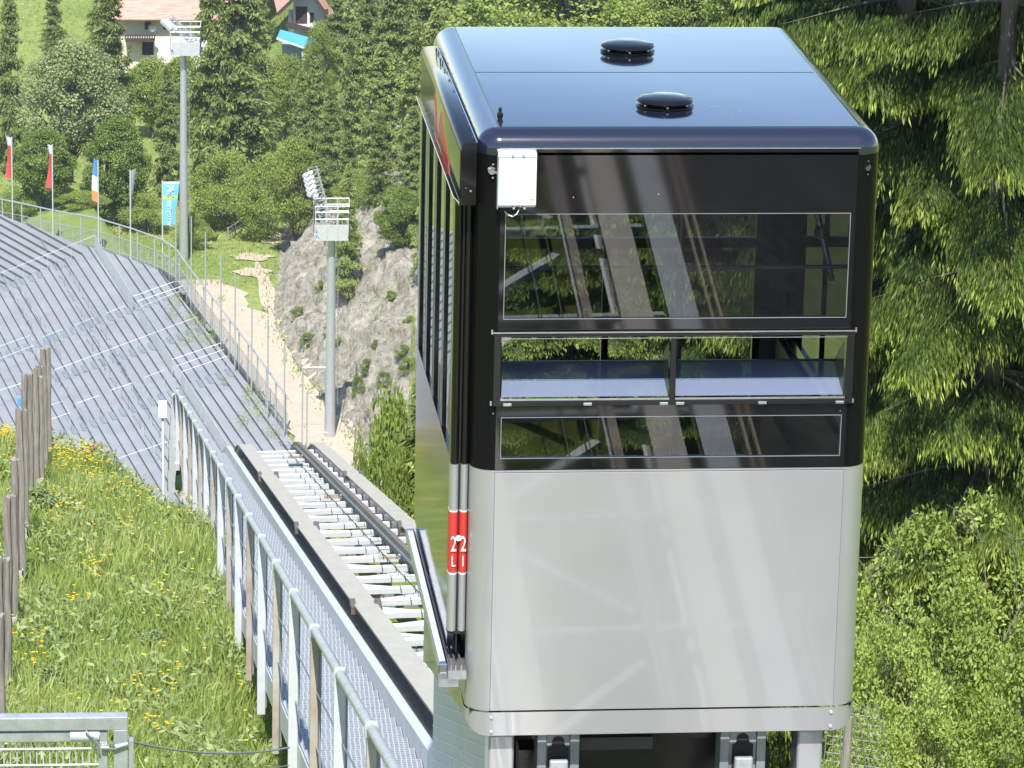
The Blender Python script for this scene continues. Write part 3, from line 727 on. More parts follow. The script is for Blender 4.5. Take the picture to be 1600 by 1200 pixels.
blob([(.55, -.385), (.95, -.385), (1.15, -.33), (1.22, -.25), (1.18, -.17), (1.08, -.13), (1.0, -.20), (.85, -.22), (.62, -.30)])
blob([(1.34, -.36), (1.42, -.34), (1.50, -.22), (1.56, -.14), (1.50, -.12), (1.40, -.20)])
cb(em, 'header_emblem', red, hdr)
cb(MB().add([(-.092, -.06, -.355), (-.122, -.06, -.325), (-.125, -.06, -.330), (-.096, -.06, -.362), (-.092, 2.36, -.355), (-.122, 2.36, -.325), (-.125, 2.36, -.330), (-.096, 2.36, -.362)],
            [(0, 1, 2, 3), (7, 6, 5, 4), (0, 4, 5, 1), (1, 5, 6, 2), (2, 6, 7, 3), (3, 7, 4, 0)]), 'drip_rail', chrome)
# right side, rear, floor
up2 = MB()
for y0, y1 in ((.126, .30), (1.34, 1.44), (2.50, 2.685)): up2.box(2.065, 2.10, y0, y1, -1.808, -.126)
up2.box(2.065, 2.10, .30, 2.50, -.44, -.126).box(2.065, 2.10, .30, 2.50, -1.808, -1.72)
cb(up2, 'side_panel', black)
cb(MB().box(2.08, 2.086, .30, 1.34, -1.72, -.44), 'side_window', glassd); cb(MB().box(2.08, 2.086, 1.44, 2.50, -1.72, -.44), 'side_window', glassd)
poly([(.126, -3.17+sh(.126)), (2.69, -3.17+sh(2.69)), (2.69, -1.815), (.126, -1.815)], 2.07, 2.10, 'side_lower_panel', silver)
bp_ = MB(); ya, yb = L_-.035, L_
bp_.box(x0, x1, ya, yb, -.40, -.126).box(x0, .17, ya, yb, -2.62, -.40).box(1.93, x1, ya, yb, -2.62, -.40).box(.17, 1.93, ya, yb, -1.33, -1.27).box(1.03, 1.07, ya, yb, -2.62, -1.33)
cb(bp_, 'rear_panel', black); cb(MB().box(x0, x1, ya, yb, -3.86, -2.62), 'rear_lower_panel', silver)
rwg = glassmat('rear_window_glass', (.85, .86, .87)); cb(MB().box(.17, 1.93, ya+.01, ya+.016, -1.27, -.40), 'rear_window', rwg); cb(MB().box(.17, 1.93, ya+.01, ya+.016, -2.62, -1.33), 'rear_window', rwg)
cb(MB().box(.04, 2.06, .04, L_-.04, -3.12, -3.06), 'floor', interf)
cb(MB().box(.13, 1.97, .04, L_-.04, -.128, -.118), 'ceiling', inter)
cb(MB().box(.036, .05, .13, 2.6, -3.05, -1.82).box(2.04, 2.06, .13, 2.6, -3.05, -1.82).box(.14, 1.96, .032, .05, -3.05, -1.83), 'lining', inter)
cb(MB().tube([(.13, .10, -.745), (1.97, .10, -.745)], .011, 10).box(1.10, 1.16, .085, .115, -.765, -.72), 'grab_rail', chrome, smooth=True)
cb(MB().tube([(1.80, .3, -.40), (1.96, .5, -.92)], .016, 8).lathe((1.87, .385, -.63), [(0, -.045), (.035, -.03), (.045, 0), (.035, .03), (0, .045)], 12), 'grab_pole', alu, smooth=True)
cb(MB().tube([(1.25, 1.2, -3.05), (1.25, 1.2, -.13)], .02, 8), 'grab_pole', alu, smooth=True)
cb(MB().box(1.60, 2.03, 1.5, 2.6, -2.7, -2.64).box(1.97, 2.03, 1.5, 2.6, -2.64, -2.2), 'bench', inter)
# white box, brackets, lamps
bx_ = cb(MB().box(.105, .300, -.075, -.02, -.372, -.095), 'white_box', white, bevel=.006)
cb(MB().box(.100, .302, -.02, -.002, -.392, -.088).box(.100, .106, -.06, -.004, -.392, -.095), 'mounting_plate', alu, bx_)
cb(MB().box(.101, .296, -.078, -.074, -.116, -.094), 'box_flange', whitem, bx_)
bs = MB()
for x, z in ((.175, -.106), (.23, -.106), (.185, -.383), (.24, -.383)): bs.tube([(x, -.084, z), (x, -.01, z)], .006, 8)
cb(bs, 'box_screws', galv, bx_, smooth=True)
ring = MB().tube([(.277+.011*math.cos(t), -.0765, -.345+.011*math.sin(t)) for t in np.linspace(0, 2*PI, 20)], .0013, 5).box(.272, .282, -.077, -.0755, -.347, -.343)
cb(ring, 'ring_mark', galvd, bx_)
cb(MB().tube([(.212, -.05, -.372), (.214, -.052, -.40), (.205, -.05, -.42), (.185, -.045, -.435), (.165, -.035, -.43), (.150, -.02, -.42), (.148, -.0, -.418)], .0035, 6), 'cable', white, bx_, smooth=True)
for x, z in ((.078, -.205), (2.025, -.195)):
    yy = .02 if x < 1 else .035
    f_ = MB().tube([(x, yy-.045, z), (x, yy, z)], .013, 10).tube([(x, yy-.02, z), (x, yy, z)], .021, 8)
    f_.tube([(x+.004, yy-.028, z+.035), (x+.004, yy+.01, z+.035)], .006, 8).tube([(x+.004, yy-.028, z-.035), (x+.004, yy+.01, z-.035)], .006, 8)
    if x < 1: f_.tube([(x-.02, yy-.02, z+.012), (x+.04, yy-.05, z-.012)], .008, 8)
    cb(f_, 'lamp_socket', chrome, smooth=True)
hm2 = MB()
for x, z in ((.14, -.31), (.5, -.345), (.94, -.33), (1.94, -1.50), (.11, -1.50)): hm2.tube([(x, -.003, z), (x, .0, z)], .003, 6)
cb(hm2, 'panel_screws', galvl)
for z in (-1.06, -1.445):
    cb(MB().box(.092, .10, -.006, .03, z-.012, z+.012), 'flap_bracket', alu); cb(MB().box(2.0, 2.008, -.006, .03, z-.012, z+.012), 'flap_bracket', alu)
# undercarriage
uc = cb(MB().box(.45, 1.6, .5, 2.7, -3.62, -3.50).box(.3, 1.8, .9, 1.1, -3.6, -3.35).box(.3, 1.8, 2.2, 2.4, -3.9, -3.4).box(.64, 1.38, .35, .9, -3.46, -3.36).box(.25, 1.85, .6, 3.0, -3.34, -3.30), 'undercarriage', blackt)
for a, b in ((.130, .268), (1.802, 1.940)): cb(MB().box(a, b, .06, .26, -4.05, -3.312), 'buffer_column', silver, bevel=.012)
for a, b in ((.402, .630), (1.395, 1.645)):
    s3 = cb(MB().box(a, a+.05, .14, .30, -3.9, -3.28).box(b-.05, b, .14, .30, -3.9, -3.28).box(a+.05, b-.05, .155, .19, -3.9, -3.28), 'support_channel', galvd, bevel=.004)
    c = (a+b)/2
    ar = [(c-.058, -3.66), (c+.058, -3.66), (c+.058, -3.425), (c+.036, -3.415)]+[(c+.034*math.cos(t), -3.395+.034*math.sin(t)) for t in np.linspace(0, PI, 9)]+[(c-.036, -3.415), (c-.058, -3.425)]
    cb(MB().rings([[(x, .148, z) for x, z in ar], [(x, .152, z) for x, z in ar]], caps=True), 'arched_opening', rubber, s3)
    cb(MB().box(c-.05, c+.05, .09, .13, -3.58, -3.478), 'end_cap', galv, s3, bevel=.01)
pf = MB()
for k in range(18): pf.box(.66+k*.04, .68+k*.04, .40, .42, -3.405, -3.395)
pf.box(.63, 1.40, .30, .34, -3.33, -3.322); cb(pf, 'cross_tie', galvd)
cb(MB().box(.64, 1.05, .3, .45, -3.50, -3.43), 'cross_beam', mat('dirty_grey_steel', (.10, .10, .10), .7))
for y in (.7, 2.4):
    for x in (.47, 1.64): cb(MB().tube([(x-.03, y, -3.947+sh(y)+.13), (x+.04, y, -3.947+sh(y)+.13)], .125, 20), 'wheel', rubber, smooth=True)
cb(MB().box(.36, 1.75, .62, .78, -4.02, -3.62), 'axle_beam', blackt); cb(MB().box(.36, 1.75, 2.32, 2.48, -4.45, -3.80), 'axle_beam', blackt)
for y0, y1 in ((.20, 1.842), (1.85, 3.62)):
    sk_ = poly([(y0, -3.93+sh(y0)), (y1, -3.93+sh(y1)), (y1, -3.19+sh(y1)), (y0, -3.19+sh(y0))], .15, .165, 'skirt_panel', galvl)
    rb = MB(); z0_ = -3.0
    while z0_ > -4.6:                        # pressed crimps run a little steeper than the panel
        seg = [y for y in np.arange(y0+.01, y1-.005, .04) if -3.92+sh(y) < z0_-.345*y < -3.20+sh(y)]
        if len(seg) > 2: rb.bar((.147, seg[0], z0_-.345*seg[0]), (.147, seg[-1], z0_-.345*seg[-1]), .006, .007)
        z0_ -= .075
    cb(rb, 'crimps', whitem, sk_)

# ================================================================ things on the meadow
up = Vector((0, 0, 1))
gt = thing('metal_gate', 'galvanised square tube gate with a wire mesh field at the bottom of the meadow', 'gate', (-.4, 20, H(-.4, 20)))
gz = at(100, 1117, 20).z; gl = at(0, 1120, 20).z-at(200, 1115, 20).z
xr_ = at(200, 1120, 20).x; Yg = 20.0; t7 = .038
def gp(x, dz): return Vector((x, Yg, gz - dz - (x-at(100, 1117, 20).x)*.006))
MB().bar(gp(-1.6, t7), gp(xr_, t7), .075, .076, up=(0, 1, 0)).bar(gp(xr_-t7, .07), gp(xr_-t7, 1.35), .076, .075, up=(0, 1, 0)).build('outer_frame', galv, gt, bevel=.006)
MB().bar(gp(-1.6, .115), gp(xr_-.105, .115), .055, .05, up=(0, 1, 0)).bar(gp(xr_-.13, .14), gp(xr_-.13, 1.3), .05, .05, up=(0, 1, 0)).build('leaf_frame', galv, gt, bevel=.005)
MB().tube([gp(xr_-.30, .112)+Vector((0, -.01, 0)), gp(xr_-.15, .112)+Vector((0, -.01, 0))], .034, 12).build('sleeve', galvl, gt, smooth=True)
wm = MB(); x = -1.6
while x < xr_-.16: wm.tube([gp(x, .13), gp(x, 1.3)], .0035, 5); x += .034
for dz in (.185, .275, .40): wm.tube([gp(-1.6, dz)+Vector((0, -.008, 0)), gp(xr_-.14, dz)+Vector((0, -.008, 0))], .006, 6)
wm.build('wire_mesh', galvl, gt)
MB().box(xr_+.003, xr_+.028, Yg-.03, Yg+.03, gz-1.4, gz-.14).build('side_strip', galv, gt)
MB().tube([gp(xr_-.14, .17)+Vector((0, -.045, 0)), gp(xr_-.07, .17)+Vector((0, -.05, 0)), gp(xr_-.0, .15)+Vector((0, -.045, 0))], .010, 8).build('latch', chrome, gt, smooth=True)
MB().tube([gp(xr_-.22, .07)+Vector((0, -.05, 0)), gp(xr_-.19, .10)+Vector((0, -.06, 0)), gp(xr_-.16, .14)+Vector((0, -.05, 0)), gp(xr_-.15, .20)+Vector((0, -.04, 0))], .007, 6).build('tie_wire', galvd, gt)
for dz, sag, nm in ((.15, .05, 'upper'), (.33, .02, 'lower')):
    a = gp(xr_+.01, dz); b = at(452, 1168 if nm == 'upper' else 1196, 21.2); pts = [a.lerp(b, t)-up*(sag*4*t*(1-t)) for t in np.linspace(0, 1, 14)]
    tag(MB().tube(pts, .006 if nm == 'upper' else .003, 5).build('fence_wire', galvd), nm+' wire strung from the gate post to the walkway', 'wire')
# weathered timber fence running down the meadow
wf = thing('wooden_fence', 'row of weathered split timber posts on galvanised feet at the left edge of the meadow', 'fence', (-.72, 38, H(-.72, 38)))
random.seed(5)
wpts = [(4, 872, 1117, 32.5), (16, 775, 1005, 36.0), (26, 717, 944, 39.2), (34, 639, 870, 42.4), (42, 585, 830, 45.3), (59, 576, 800, 47.0), (64, 572, 790, 48.6), (70, 544, 770, 50.5), (-8, 960, 1260, 29.3)]
for px, tp_, bp2, Y in wpts:
    t = at(px, tp_, Y); b = at(px, bp2, Y); gzb = H(b.x, Y)
    for k, (dx, dy, hh) in enumerate(((-.03, 0, 0), (.035, .05, -.12 if px % 2 else -.02))):
        n = 9; rs = []
        for j in range(8):
            f = j/7; z = lerp(gzb+.22, t.z+hh, f); r = .037*(1-.12*f)
            rs.append([(t.x+dx+r*math.cos(2*PI*i/n)*(1+.18*math.sin(i*2.3+k+px))+.006*math.sin(f*9+px), Y+dy+r*math.sin(2*PI*i/n)*.8, z+(random.uniform(-.02, .02) if j == 7 else 0)) for i in range(n)])
        MB().rings(rs, caps=True).build('timber_post', wood, wf)
    MB().box(t.x-.02, t.x+.05, Y-.06, Y-.045, gzb-.1, lerp(gzb, t.z, .20)).box(t.x+.04, t.x+.05, Y-.06, Y+.04, gzb-.1, lerp(gzb, t.z, .20)).build('steel_foot', galvl, wf)
c = at(30, 628, 43.2); tag(MB().box(c.x-.02, c.x+.02, 43.18, 43.24, c.z-.05, c.z+.045).build('blue_cap', mat('blue_tape', (.10, .35, .75), .5)), 'small blue insulator on top of a timber post', 'insulator')
bl = MB(); 
# white box on a pole by the end of the walkway
T = thing('white_box_on_pole', 'white box on a thin pole at the far end of the walkway', 'control box', (at(254, 770, 50).x, 50, H(1, 50)))
a = at(247, 627, 50); b = at(261, 652, 50)
MB().box(a.x, b.x, 49.95, 50.04, b.z, a.z).build('box', white, T, bevel=.008)
MB().tube([Vector(((a.x+b.x)/2+.003, 50, b.z)), Vector(((a.x+b.x)/2+.02, 50, H(1, 50)-.3))], .018, 8).build('pole', whitem, T)
T = thing('dark_bell_lamp', 'small dark green cone-shaped fitting between the far walkway posts', 'lamp', at(279, 772, 48.5))
a = at(279, 725, 48.5)
MB().lathe((a.x, 48.5, a.z-.30), [(.035, -.05), (.045, 0), (.04, .12), (.028, .26), (.012, .30), (0, .31)], 12).build('shade', mat('dark_green_paint', (.03, .06, .03), .4), T, smooth=True)
MB().box(a.x-.05, a.x+.01, 48.42, 48.5, a.z-.06, a.z+.03).build('bracket', galvl, T)
MB().tube([(a.x, 48.5, a.z-.3), (a.x, 48.5, a.z-1.0)], .015, 6).build('stem', galv, T)
T = at(146, 705, 51)
n = 14; rs = []
for z, r in ((-.35, .12), (0, .085), (.10, .08)): rs.append([(T.x+r*(1+.12*math.sin(i*3))*math.cos(2*PI*i/n), 51+r*math.sin(2*PI*i/n), T.z+z) for i in range(n)])
tag(MB().rings(rs, caps=True).build('tree_stump', mat('stump_wood', (.32, .22, .14), .9, col2=(.22, .15, .10), scale=20)), 'brown tree stump on the crest of the flowery meadow', 'stump')
# timber post and wire netting seen under the right corner of the cabin
T = thing('netting_fence', 'wooden post with wire netting below the right corner of the cabin', 'fence', (at(1320, 1200, 30).x, 30, H(6, 30)))
a = at(1326, 1120, 30); b = at(1319, 1230, 30)
MB().tube([a, b, b-up*1.6], [.034, .04, .045], 9).build('post', wood, T)
nm = MB()
for k in range(9):
    p = at(1296+k*9, 1100, 30.1); q = at(1285+k*14, 1215, 30.1); nm.tube([p, q], .004, 4)
    p = at(1290, 1110+k*13, 30.12); q = at(1375, 1122+k*13, 30.12); nm.tube([p, q], .003, 4)
nm.build('netting', galvd, T)
# ================================================================ floodlight masts
def mast(px, base_py, Y, top_py, lab, platw, seed, mirror=1, lat=None):
    b = at(px, base_py, Y); g = H(b.x, Y); t = at(px, top_py, Y)
    T = thing('floodlight_mast', lab, 'floodlight', (b.x, Y, g))
    MB().tube([(b.x, Y, g-.5), (b.x, Y, lerp(g, t.z, .5)), (b.x, Y, t.z)], [.32, .27, .22], 18).build('mast_pole', galv, T, smooth=True)
    MB().tube([(b.x+.42, Y-.1, g+2), (b.x+.36, Y-.1, t.z)], .02, 5).tube([(b.x+.30, Y-.1, t.z-.1), (b.x+.26, Y-.1, g+4)], .0, 4).build('ladder_rail', galvd, T)
    P = MB(); x0, x1 = t.x-platw*.45, t.x+platw*.55; z = t.z
    P.box(x0, x1, Y-.9, Y+.9, z, z+.07)
    P.add([(x0+.25, Y-.92, z), (x1-.1, Y-.92, z), (x1, Y-.95, z+.95), (x0, Y-.95, z+.95)], [(0, 1, 2, 3)])
    P.box(x1-.03, x1, Y-.9, Y+.9, z+.07, z+.9)
    P.build('platform', galvl, T)
    R = MB()
    for (xa, ya, xb, yb) in ((x0, -.95, x1, -.95), (x1, -.95, x1+.1, .95), (x0, .95, x1+.1, .95)):
        for h in (1.35, 1.75, 2.1): R.tube([(xa, Y+ya, z+h-.1), (xb, Y+yb, z+h-.1)], .032, 5)
        for k in range(4):
            f = k/3; R.tube([(lerp(xa, xb, f), Y+lerp(ya, yb, f), z), (lerp(xa, xb, f), Y+lerp(ya, yb, f), z+2.0)], .03, 5)
    R.build('railing', galvl, T)
    # lamp rack leaning up and to the left
    (ax, ay), (bx, by) = lat
    A = at(ax, ay, Y-.6); B = at(bx, by, Y-.6); K = MB(); d = B-A; s = Vector((.62, .2, .08))
    for o_ in (Vector((0, 0, 0)), s, s+Vector((.0, .8, 0)), Vector((0, .8, 0))): K.bar(A+o_, B+o_*.8, .075, .075)
    for k in range(9):
        f = k/8; p = A+d*f; K.bar(p, p+s, .05, .05); K.bar(p+Vector((0, .8, 0)), p+s+Vector((0, .8, 0)), .03, .03); K.bar(p, A+d*min(1, f+.125)+s, .045, .045)
    K.build('lamp_rack', galv, T)
    random.seed(seed)
    for k in range(11):
        f = .62+.38*k/10; p = A+d*f+Vector((-.12 if k % 2 else .18, -.18, .02)); nrm = Vector((-.55, -.6, -.35)).normalized()
        q = p+nrm*.26
        L = MB().tube([p-nrm*.02, p+nrm*.08, q], [.08, .13, .16], 12).build('floodlight_head', whitem, T, smooth=True)
        MB().tube([q-nrm*.01, q+nrm*.015], .15, 12).build('lens', glassmat('lens_glass', (.5, .5, .5)) if k == 0 and seed == 1 else MATS['lens_glass'], L)
    return T
mast(287, 432, 274, 83, 'tall grey floodlight mast behind the cyan banner, lamps in front of the house', 2.0, 1, lat=((294, 66), (258, 30)))
mast(515, 697, 224, 370, 'grey floodlight mast with a leaning lamp lattice, standing before the rock slope', 1.9, 2, lat=((505, 362), (482, 268)))
# ================================================================ houses beyond the trees
roofm = mat('red_roof_tiles', (.46, .20, .15), .8, col2=(.60, .36, .29), scale=1.6, stretch=(.5, 3, 3), bump=.3)
cream = mat('cream_render', (.62, .58, .44), .9, var=.06, scale=2); wallw = mat('white_render', (.74, .74, .70), .9); timber = mat('dark_timber', (.06, .04, .03), .8, var=.3, scale=4)
winm = mat('window_pane_dark', (.03, .035, .045), .15)
Y = 335; a = at(180, 24, Y); b = at(372, 24, Y); z0 = H(a.x, Y)-.5
hs_ = thing('house', 'cream house with a red tiled roof and a dark balcony behind the tall floodlight mast', 'house', ((a.x+b.x)/2, Y+4, z0+.5))
MB().box(a.x, b.x, Y, Y+8, z0, a.z).build('wall', cream, hs_)
zl = at(200, 58, Y).z
MB().box(a.x+2.9, b.x, Y-.06, Y+.0, z0, zl).build('lower_wall', wallw, hs_)
r1 = MB(); zz = a.z
r1.add([(a.x-.6, Y-1.0, zz-.15), (b.x+.6, Y-1.0, zz-.15), (b.x+.6, Y+4, zz+2.6), (a.x-.6, Y+4, zz+2.6), (a.x-.6, Y+9, zz-.15), (b.x+.6, Y+9, zz-.15)], [(0, 1, 2, 3), (3, 2, 5, 4)])
o = r1.build('roof', roofm, hs_); s_m = o.modifiers.new('thick', 'SOLIDIFY'); s_m.thickness = .18
bal = MB(); p0 = at(196, 50, Y); p1 = at(241, 50, Y); pz = at(220, 59, Y).z
bal.box(p0.x, p1.x, Y-1.2, Y-.06, pz-.1, pz)
bo = bal.build('balcony', timber, hs_); bb = MB(); bb.box(p0.x, p1.x, Y-1.22, Y-1.16, p0.z-.08, p0.z)
for k in range(13): x = lerp(p0.x, p1.x, k/12); bb.box(x-.05, x+.05, Y-1.21, Y-1.17, pz, p0.z)
bb.build('balcony_railing', timber, bo)
for (pa, pb, pc, pd, nm_) in ((226, 26, 236, 46, 'door'), (255, 30, 268, 46, 'window'), (222, 63, 240, 86, 'window')):
    q0 = at(pa, pb, Y-.08); q1 = at(pc, pd, Y-.08); wn_ = MB().box(q0.x, q1.x, Y-.09, Y-.02, q1.z, q0.z).build(nm_, timber, hs_)
    MB().box(q0.x+.06, q1.x-.06, Y-.11, Y-.09, q1.z+.06, q0.z-.06).build('pane', winm, wn_)
dsh = MB(); cdp = at(238, 43, Y-1.3); dsh.lathe((0, 0, 0), [(.01, 0), (.2, .03), (.35, .11)], 16); dsh.v = [(cdp.x+x, cdp.y-z, cdp.z+y) for x, y, z in dsh.v]
tag(dsh.build('satellite_dish', mat('dish_grey', (.12, .12, .13), .5)), 'dark grey satellite dish on the balcony of the cream house', 'dish')
# second house: gable end with balcony
Y = 332
def G(px, py, dy=0): return at(px, py, Y+dy)
c0 = G(458, 60); c1 = G(528, 60); z0 = H(c0.x, Y)-.5; ap = G(478, -28)
h2 = thing('gabled_house', 'dark timber house with a steep red tiled roof between the trees, upper middle left', 'house', ((c0.x+c1.x)/2, Y+4, z0+.5))
el = G(432, 16); er = G(540, 62)
MB().add([(c0.x, Y, z0), (c1.x, Y, z0), (c1.x, Y, G(524, 44).z), (ap.x, Y, ap.z), (c0.x, Y, G(458, 2).z)], [(0, 1, 2, 3, 4)]).box(c0.x, c1.x, Y+.05, Y+8, z0, G(528, 44).z).build('wall', wallw, h2)
o = MB().add([(er.x, Y-1.3, er.z), (ap.x, Y-1.3, ap.z), (ap.x, Y+8, ap.z), (er.x, Y+8, er.z), (el.x, Y-1.3, el.z), (el.x, Y+8, el.z)], [(0, 3, 2, 1), (1, 2, 5, 4)]).build('roof', roofm, h2)
s_m = o.modifiers.new('thick', 'SOLIDIFY'); s_m.thickness = .16
MB().bar((el.x, Y-1.33, el.z-.1), (ap.x, Y-1.33, ap.z-.1), .06, .28, up=(0, 0, 1)).bar((ap.x, Y-1.33, ap.z-.1), (er.x, Y-1.33, er.z-.1), .06, .28).build('barge_board', timber, o)
MB().box(G(462, 20).x, G(480, 20).x, Y-.05, Y, G(470, 36).z, G(470, 10).z).build('timber_cladding', timber, h2); MB().box(G(508, 20).x, G(513, 20).x, Y-.05, Y, G(470, 50).z, G(470, 14).z).build('timber_cladding', timber, h2)
for (pa, pb, pc, pd) in ((484, 20, 490, 34), (513, 32, 518, 50)):
    q0, q1 = G(pa, pb, -.08), G(pc, pd, -.08); wn_ = MB().box(q0.x, q1.x, Y-.08, Y-.02, q1.z, q0.z).build('window', timber, h2); MB().box(q0.x+.05, q1.x-.05, Y-.1, Y-.08, q1.z+.05, q0.z-.05).build('pane', winm, wn_)
MB().bar(G(447, 38, -1.2), G(523, 58, -1.2), .08, .5).bar(G(447, 38, -.6), G(523, 58, -.6), 1.1, .08).build('balcony', timber, h2)
awn = mat('awning_blue', (.08, .36, .72), .6)
A1, A2, A3, A4 = G(438, 46, -1.5), G(496, 62, -1.5), G(478, 76, -3.4), G(432, 60, -3.4)
o = MB().add([A1, A2, A3, A4], [(0, 3, 2, 1)]).build('awning', awn, h2); s_m = o.modifiers.new('thick', 'SOLIDIFY'); s_m.thickness = .04
MB().bar(A4, A3, .08, .14).build('awning_front_bar', wallw, o)
MB().box(G(440, 70).x, G(470, 70).x, Y-.9, Y, z0, G(450, 66).z).build('ground_floor', mat('shaded_blue_render', (.30, .38, .52), .9), h2)
rail_m = MB()   # small timber rail along the path end
for k in range(9):
    p = at(lerp(356, 448, k/8), lerp(403, 352, k/8), lerp(283, 300, k/8)); g = H(p.x, p.y); rail_m.bar((p.x, p.y, g-.2), (p.x, p.y, g+1.0), .1, .1)
    if k: rail_m.bar((pp.x, pp.y, pg+.9), (p.x, p.y, g+.9), .08, .08); rail_m.bar((pp.x, pp.y, pg+.5), (p.x, p.y, g+.5), .08, .08)
    pp, pg = p, g
tag(rail_m.build('wooden_railing', wood), 'low wooden railing along the top end of the gravel path', 'railing')
c = at(356, 408, 281); tag(MB().box(c.x-.3, c.x+.3, 280.8, 281.2, c.z-.1, c.z+1.0).box(c.x-.2, c.x+.2, 280.9, 281.1, c.z-.6, c.z-.1).build('white_sack', whitem, None, bevel=.08), 'small white cabinet beside the railing at the top of the path', 'cabinet')
for (qa, qb, Y_) in (((472, 574), (512, 574), 224), ((484, 674), (512, 676), 222)):
    a = at(qa[0], qa[1], Y_); b = at(qb[0], qb[1], Y_)
    tag(MB().tube([(a.x, Y_, a.z-1.2), a, b], .03, 6).build('cross_pole', galvl), ('upper' if qa[1] < 600 else 'lower')+' thin bar joining a pole to the lattice floodlight mast', 'bar')

# ================================================================ plants
def spruce(name, h, r0, levels, per, nlat, npt, nhang, L, Wd, mat_, seed, droop=.35, bare=.08, hangL=.0, zdet=1.0, lo=.0, tonem=.45):
    global rng
    rng = np.random.default_rng(seed); random.seed(seed)
    P = []; D = []; T = []; LL = []; WW = []; brm = MB()
    for i in range(levels):
        f = bare+(1-bare)*(i+random.random()*.6)/levels; z = f*h
        for k in range(per):
            az = random.uniform(0, 2*PI); ln = (r0*(1-f)**.72*random.uniform(.55, 1.15)+.15) * (.8 if f < bare+.05 else 1)
            out = np.array([math.cos(az), math.sin(az), 0]); side = np.array([-out[1], out[0], 0])
            det = 1 if z < zdet*h else lo
            if det == 0: continue
            nl = max(3, int(nlat*det*(.4+.6*ln/r0)))
            t = np.sort(rng.uniform(.03, 1.0, nl)); dr = droop*random.uniform(.6, 1.3)
            up_ = random.uniform(.1, .3)*(f if f > .5 else .4)
            def spine(t): return out*(ln*t)[:, None]*1.0 + np.array([0, 0, 1])*((ln*(up_*t - dr*t**1.4 + .30*dr*t**4)))[:, None] + np.array([0, 0, z])
            sp = spine(t)
            tt = np.linspace(0, .95 if hangL == 0 else .7, 5); bp = spine(tt); brm.tube([tuple(p) for p in bp], [.010+.006*ln, .008+.005*ln, .006+.003*ln, .005+.001*ln, .003], 4, cap=False)
            btone = random.gauss(0, .09)
            for sgn in (-1, 1):
                lat_len = ln*.34*(1.05-t*.75)*rng.uniform(.7, 1.2, nl)+.06
                ld = unit(out[None]*rng.uniform(.35, .8, (nl, 1))+side[None]*sgn+np.array([0, 0, -.18])[None]*rng.uniform(.2, 1.6, (nl, 1)))
                q = np.linspace(.15, 1, npt)
                pts = sp[:, None, :]+ld[:, None, :]*(lat_len[:, None]*q[None])[..., None]
                pts[..., 2] -= (q**2)[None]*lat_len[:, None]*.35
                base = pts.reshape(-1, 3); base = base+rng.normal(0, L*.12, base.shape); dd = np.repeat(ld, npt, 0)
                tq = np.tile(q, nl)*.5+np.repeat(t, npt)*.5
                for hng in range(nhang):
                    if hangL > 0:
                        p2 = base.copy(); p2[:, 2] -= hng*hangL*rng.uniform(.7, 1.1, len(base)); p2[:, :2] += rng.normal(0, .02*(hng+1), (len(base), 2))
                        d2 = dd*.35+np.array([0, 0, -1.0])+rng.normal(0, .20, dd.shape)
                    else:
                        p2 = base+rng.normal(0, L*.25, base.shape); d2 = dd*.9+np.array([0, 0, -.45])+rng.normal(0, .45, dd.shape)
                    P.append(p2); D.append(d2)
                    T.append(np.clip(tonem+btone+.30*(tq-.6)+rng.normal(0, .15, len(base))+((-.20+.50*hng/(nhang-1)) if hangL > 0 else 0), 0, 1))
                    k_ = (1.6 if det < 1 else 1)
                    LL.append(L*k_*rng.uniform(.7, 1.25, len(base))); WW.append(Wd*k_*rng.uniform(.8, 1.2, len(base)))
    P = np.concatenate(P); D = np.concatenate(D); T = np.concatenate(T); LL = np.concatenate(LL); WW = np.concatenate(WW)
    N = rng.normal(size=P.shape)*.7+np.array([0, -.7, .7])
    Vv, Ff, tt = leaves(P, D, N, LL, WW, T)
    root = thing(name, 'x', 'tree'); npmesh('crown', Vv, Ff, mat_, root, tt)
    tr = MB().tube([(0, 0, -1.5), (0, 0, h*.3), (.05, 0, h*.65), (0, 0, h*.97)], [.0135*h*.75, .012*h*.75, .007*h*.75, .01], 10).build('trunk', bark, root, smooth=True)
    brm.build('limbs', bark, tr, local=True)
    root['h'] = h; root['r'] = r0
    return root
